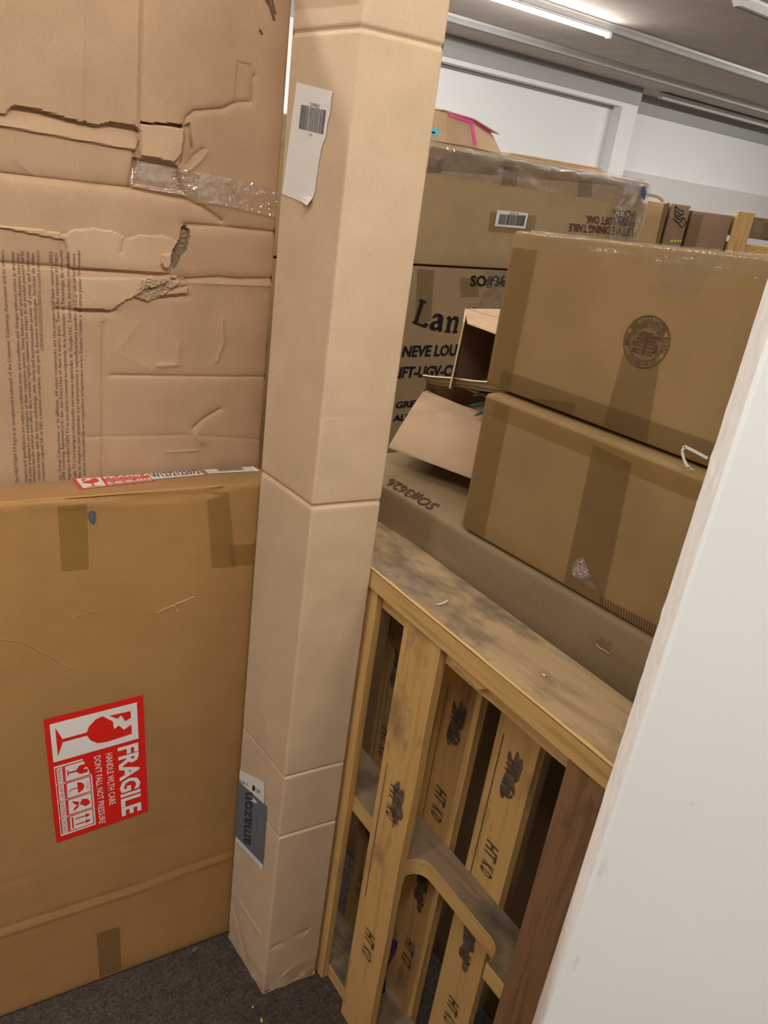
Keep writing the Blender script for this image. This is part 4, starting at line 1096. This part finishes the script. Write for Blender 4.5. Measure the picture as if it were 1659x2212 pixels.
uT = thing('large_carton', 'large brown carton under the distant row of cartons, mostly hidden', 'cardboard box', tuple(cw.W(.7, .35, 0))); m = MB(); cw.mesh(m, K['far2']); m.build('board', uT)
t, c = farbox('handled_carton', 'small orange-tan carton with a grey handle, farthest left of the distant row', (1392, 430), (1447, 440), 1.686, .4, K['far'])
P = c.panel('-y'); w = c.d[0][1]
m = MB(); m.tube([c.W(.0, .05, .56), c.W(.0, .05, .585), c.W(.02, .05, .592), c.W(w*.60, .05, .588), c.W(w*.78, .05, .578), c.W(w*.90, .05, .555)], .009, HNDL, 8); m.build('handle', t, label='grey loop handle', smooth=True)
m = MB(); P.poly([(w*.80, .56), (w*.98, .57), (w*.96, .2), (w*.86, .2), (w*.84, .40)], m, K['deep'], .002); m.build('torn_gap', t)
t, c = farbox('stamped_carton', 'distant brown carton with a slanted black symbol and small yellow marks', (1452, 440), (1494, 445), 1.688, .4, K['far2'])
P = c.panel('-y'); w = c.d[0][1]; m = MB()
def sy(pts): P.line([P.px(1370+x/5.74, 370+y/5.74) for x, y in pts], .0045, m, INK, .003)
sy([(510, 430), (560, 480), (600, 490), (605, 530), (560, 560), (500, 540), (510, 430)]); sy([(480, 590), (540, 640), (590, 700), (655, 640), (615, 580), (560, 640)]); sy([(500, 560), (560, 600), (610, 570)]); sy([(520, 490), (580, 545)])
m.build('printed_symbol', t); m = MB()
for k in range(4): P.quad([P.px(*p) for p in [(1448+k*7, 522), (1453+k*7, 522.5), (1453+k*7, 518.5), (1448+k*7, 518)]], m, YEL, .003)
m.build('yellow_mark', t)
t, c = farbox('dark_carton', 'distant dark brown carton next to the wooden crate', (1500, 445), (1588, 455), 1.678, .4, K['far2'])
P = c.panel('-y'); w = c.d[0][1]; m = MB(); P.quad([(.0, .05), (w*.28, .05), (w*.28, .54), (0, .54)], m, TAPE, .003); m.build('packing_tape', t)
m = MB(); pts = [(-.02, .556), (.05, .572), (.12, .566), (.2, .572), (w, .557), (w, .551), (-.02, .548)]
P.poly(pts, m, WHITE, .004); m.build('torn_edge', t, label='torn pale top edge')
# wooden crate at the far right
a = fpt(1594, 450); cr = Carton((a[0], a[1], 1.12), math.atan2(FE[1], FE[0]), ((0, .6), (0, .5), (0, .575)), r=.001)
crT = thing('wooden_crate', 'pale slatted wooden crate at the far right edge', 'crate', tuple(cr.W(.3, .25, 0)))
for x in (0, .53): m = MB(); m.box((x, -.02, 0), (x+.075, 0, .575), CRATE, cr.W); m.build('post', crT, bevel=.002)
for k in range(5): m = MB(); m.box((0.075, .0, .01+k*.115), (.6, .018, .10+k*.115), WOODH if k % 2 else WOODG, cr.W); m.build('slat', crT, bevel=.002)
for k in range(5): m = MB(); m.box((0.0, .0, .01+k*.115), (.018, .5, .10+k*.115), CRATE, cr.W); m.build('slat', crT, bevel=.002)
m = MB(); m.box((0, .0, 0), (.6, .5, .012), CRATE, cr.W); m.build('base', crT)

# ================================================================== FLOOR BITS
m = MB(); bp = [onplane(1020-200+x, 2000+y, (0, 0, 1), .02) for x, y in ((0, 0), (30, -10), (34, 40), (4, 60))]
rows = []
for j in range(10):
    t = j/9; rows.append([PF(.030+.06*s+.01*noise.noise(Vector((s*4, t*9, 4))), -.088-.022*s+.008*math.sin(t*5), .040+(.215-.05*s)*t+.012*noise.noise(Vector((s*4, t*4, 1)))) for s in [i/9 for i in range(10)]])
m.grid(rows, BLUE); o = m.build('blue_plastic_bag', loc=PF(.05, -.12, .04), smooth=True); tag(o, 'crumpled dark blue plastic film glimpsed low between the pallet boards', 'plastic film')
sm = o.modifiers.new('t', 'SOLIDIFY'); sm.thickness = .001
def crumb(px, py, col, sx, label, name, z=0.002, ang=.4, plane=None):
    p = onplane(px, py, (0, 0, 1), z); m = MB()
    c, s = math.cos(ang), math.sin(ang); P = [(-1, -.35), (0, -.5), (1, -.2), (.8, .4), (-.2, .5), (-.9, .3)]
    m.prism([p+np.array([(x*c-y*s)*sx, (x*s+y*c)*sx, 0]) for x, y in P], (0, 0, .0025), col)
    return tag(m.build(name, loc=p), label, 'debris')
crumb(546, 2176, STRAPW, .0025, 'tiny white scrap on the dark carpet below the tall narrow box', 'paper_scrap')
crumb(565, 2205, YEL, .004, 'tiny yellowish scrap on the carpet at the bottom edge of the photo', 'paper_scrap', ang=1.2)
crumb(421, 2052, DKGREY, .006, 'small dark crumb on the carpet in front of the fragile box', 'carpet_crumb')
def sliver(pts, z, label):
    P = [onplane(x, y, (0, 0, 1), z) for x, y in pts]; m = MB().tube(P, .0014, STRAPW, 6); return tag(m.build('wood_splinter', loc=P[0]), label, 'splinter')
sliver([(944, 1306), (955, 1304), (963, 1300), (966, 1297)], 1.0185, 'thin pale curved wood splinter lying on top of the pallet')
sliver([(1172, 1457), (1178, 1460)], 1.0185, 'tiny pale wood splinter on the pallet top, nearer its dark knots')
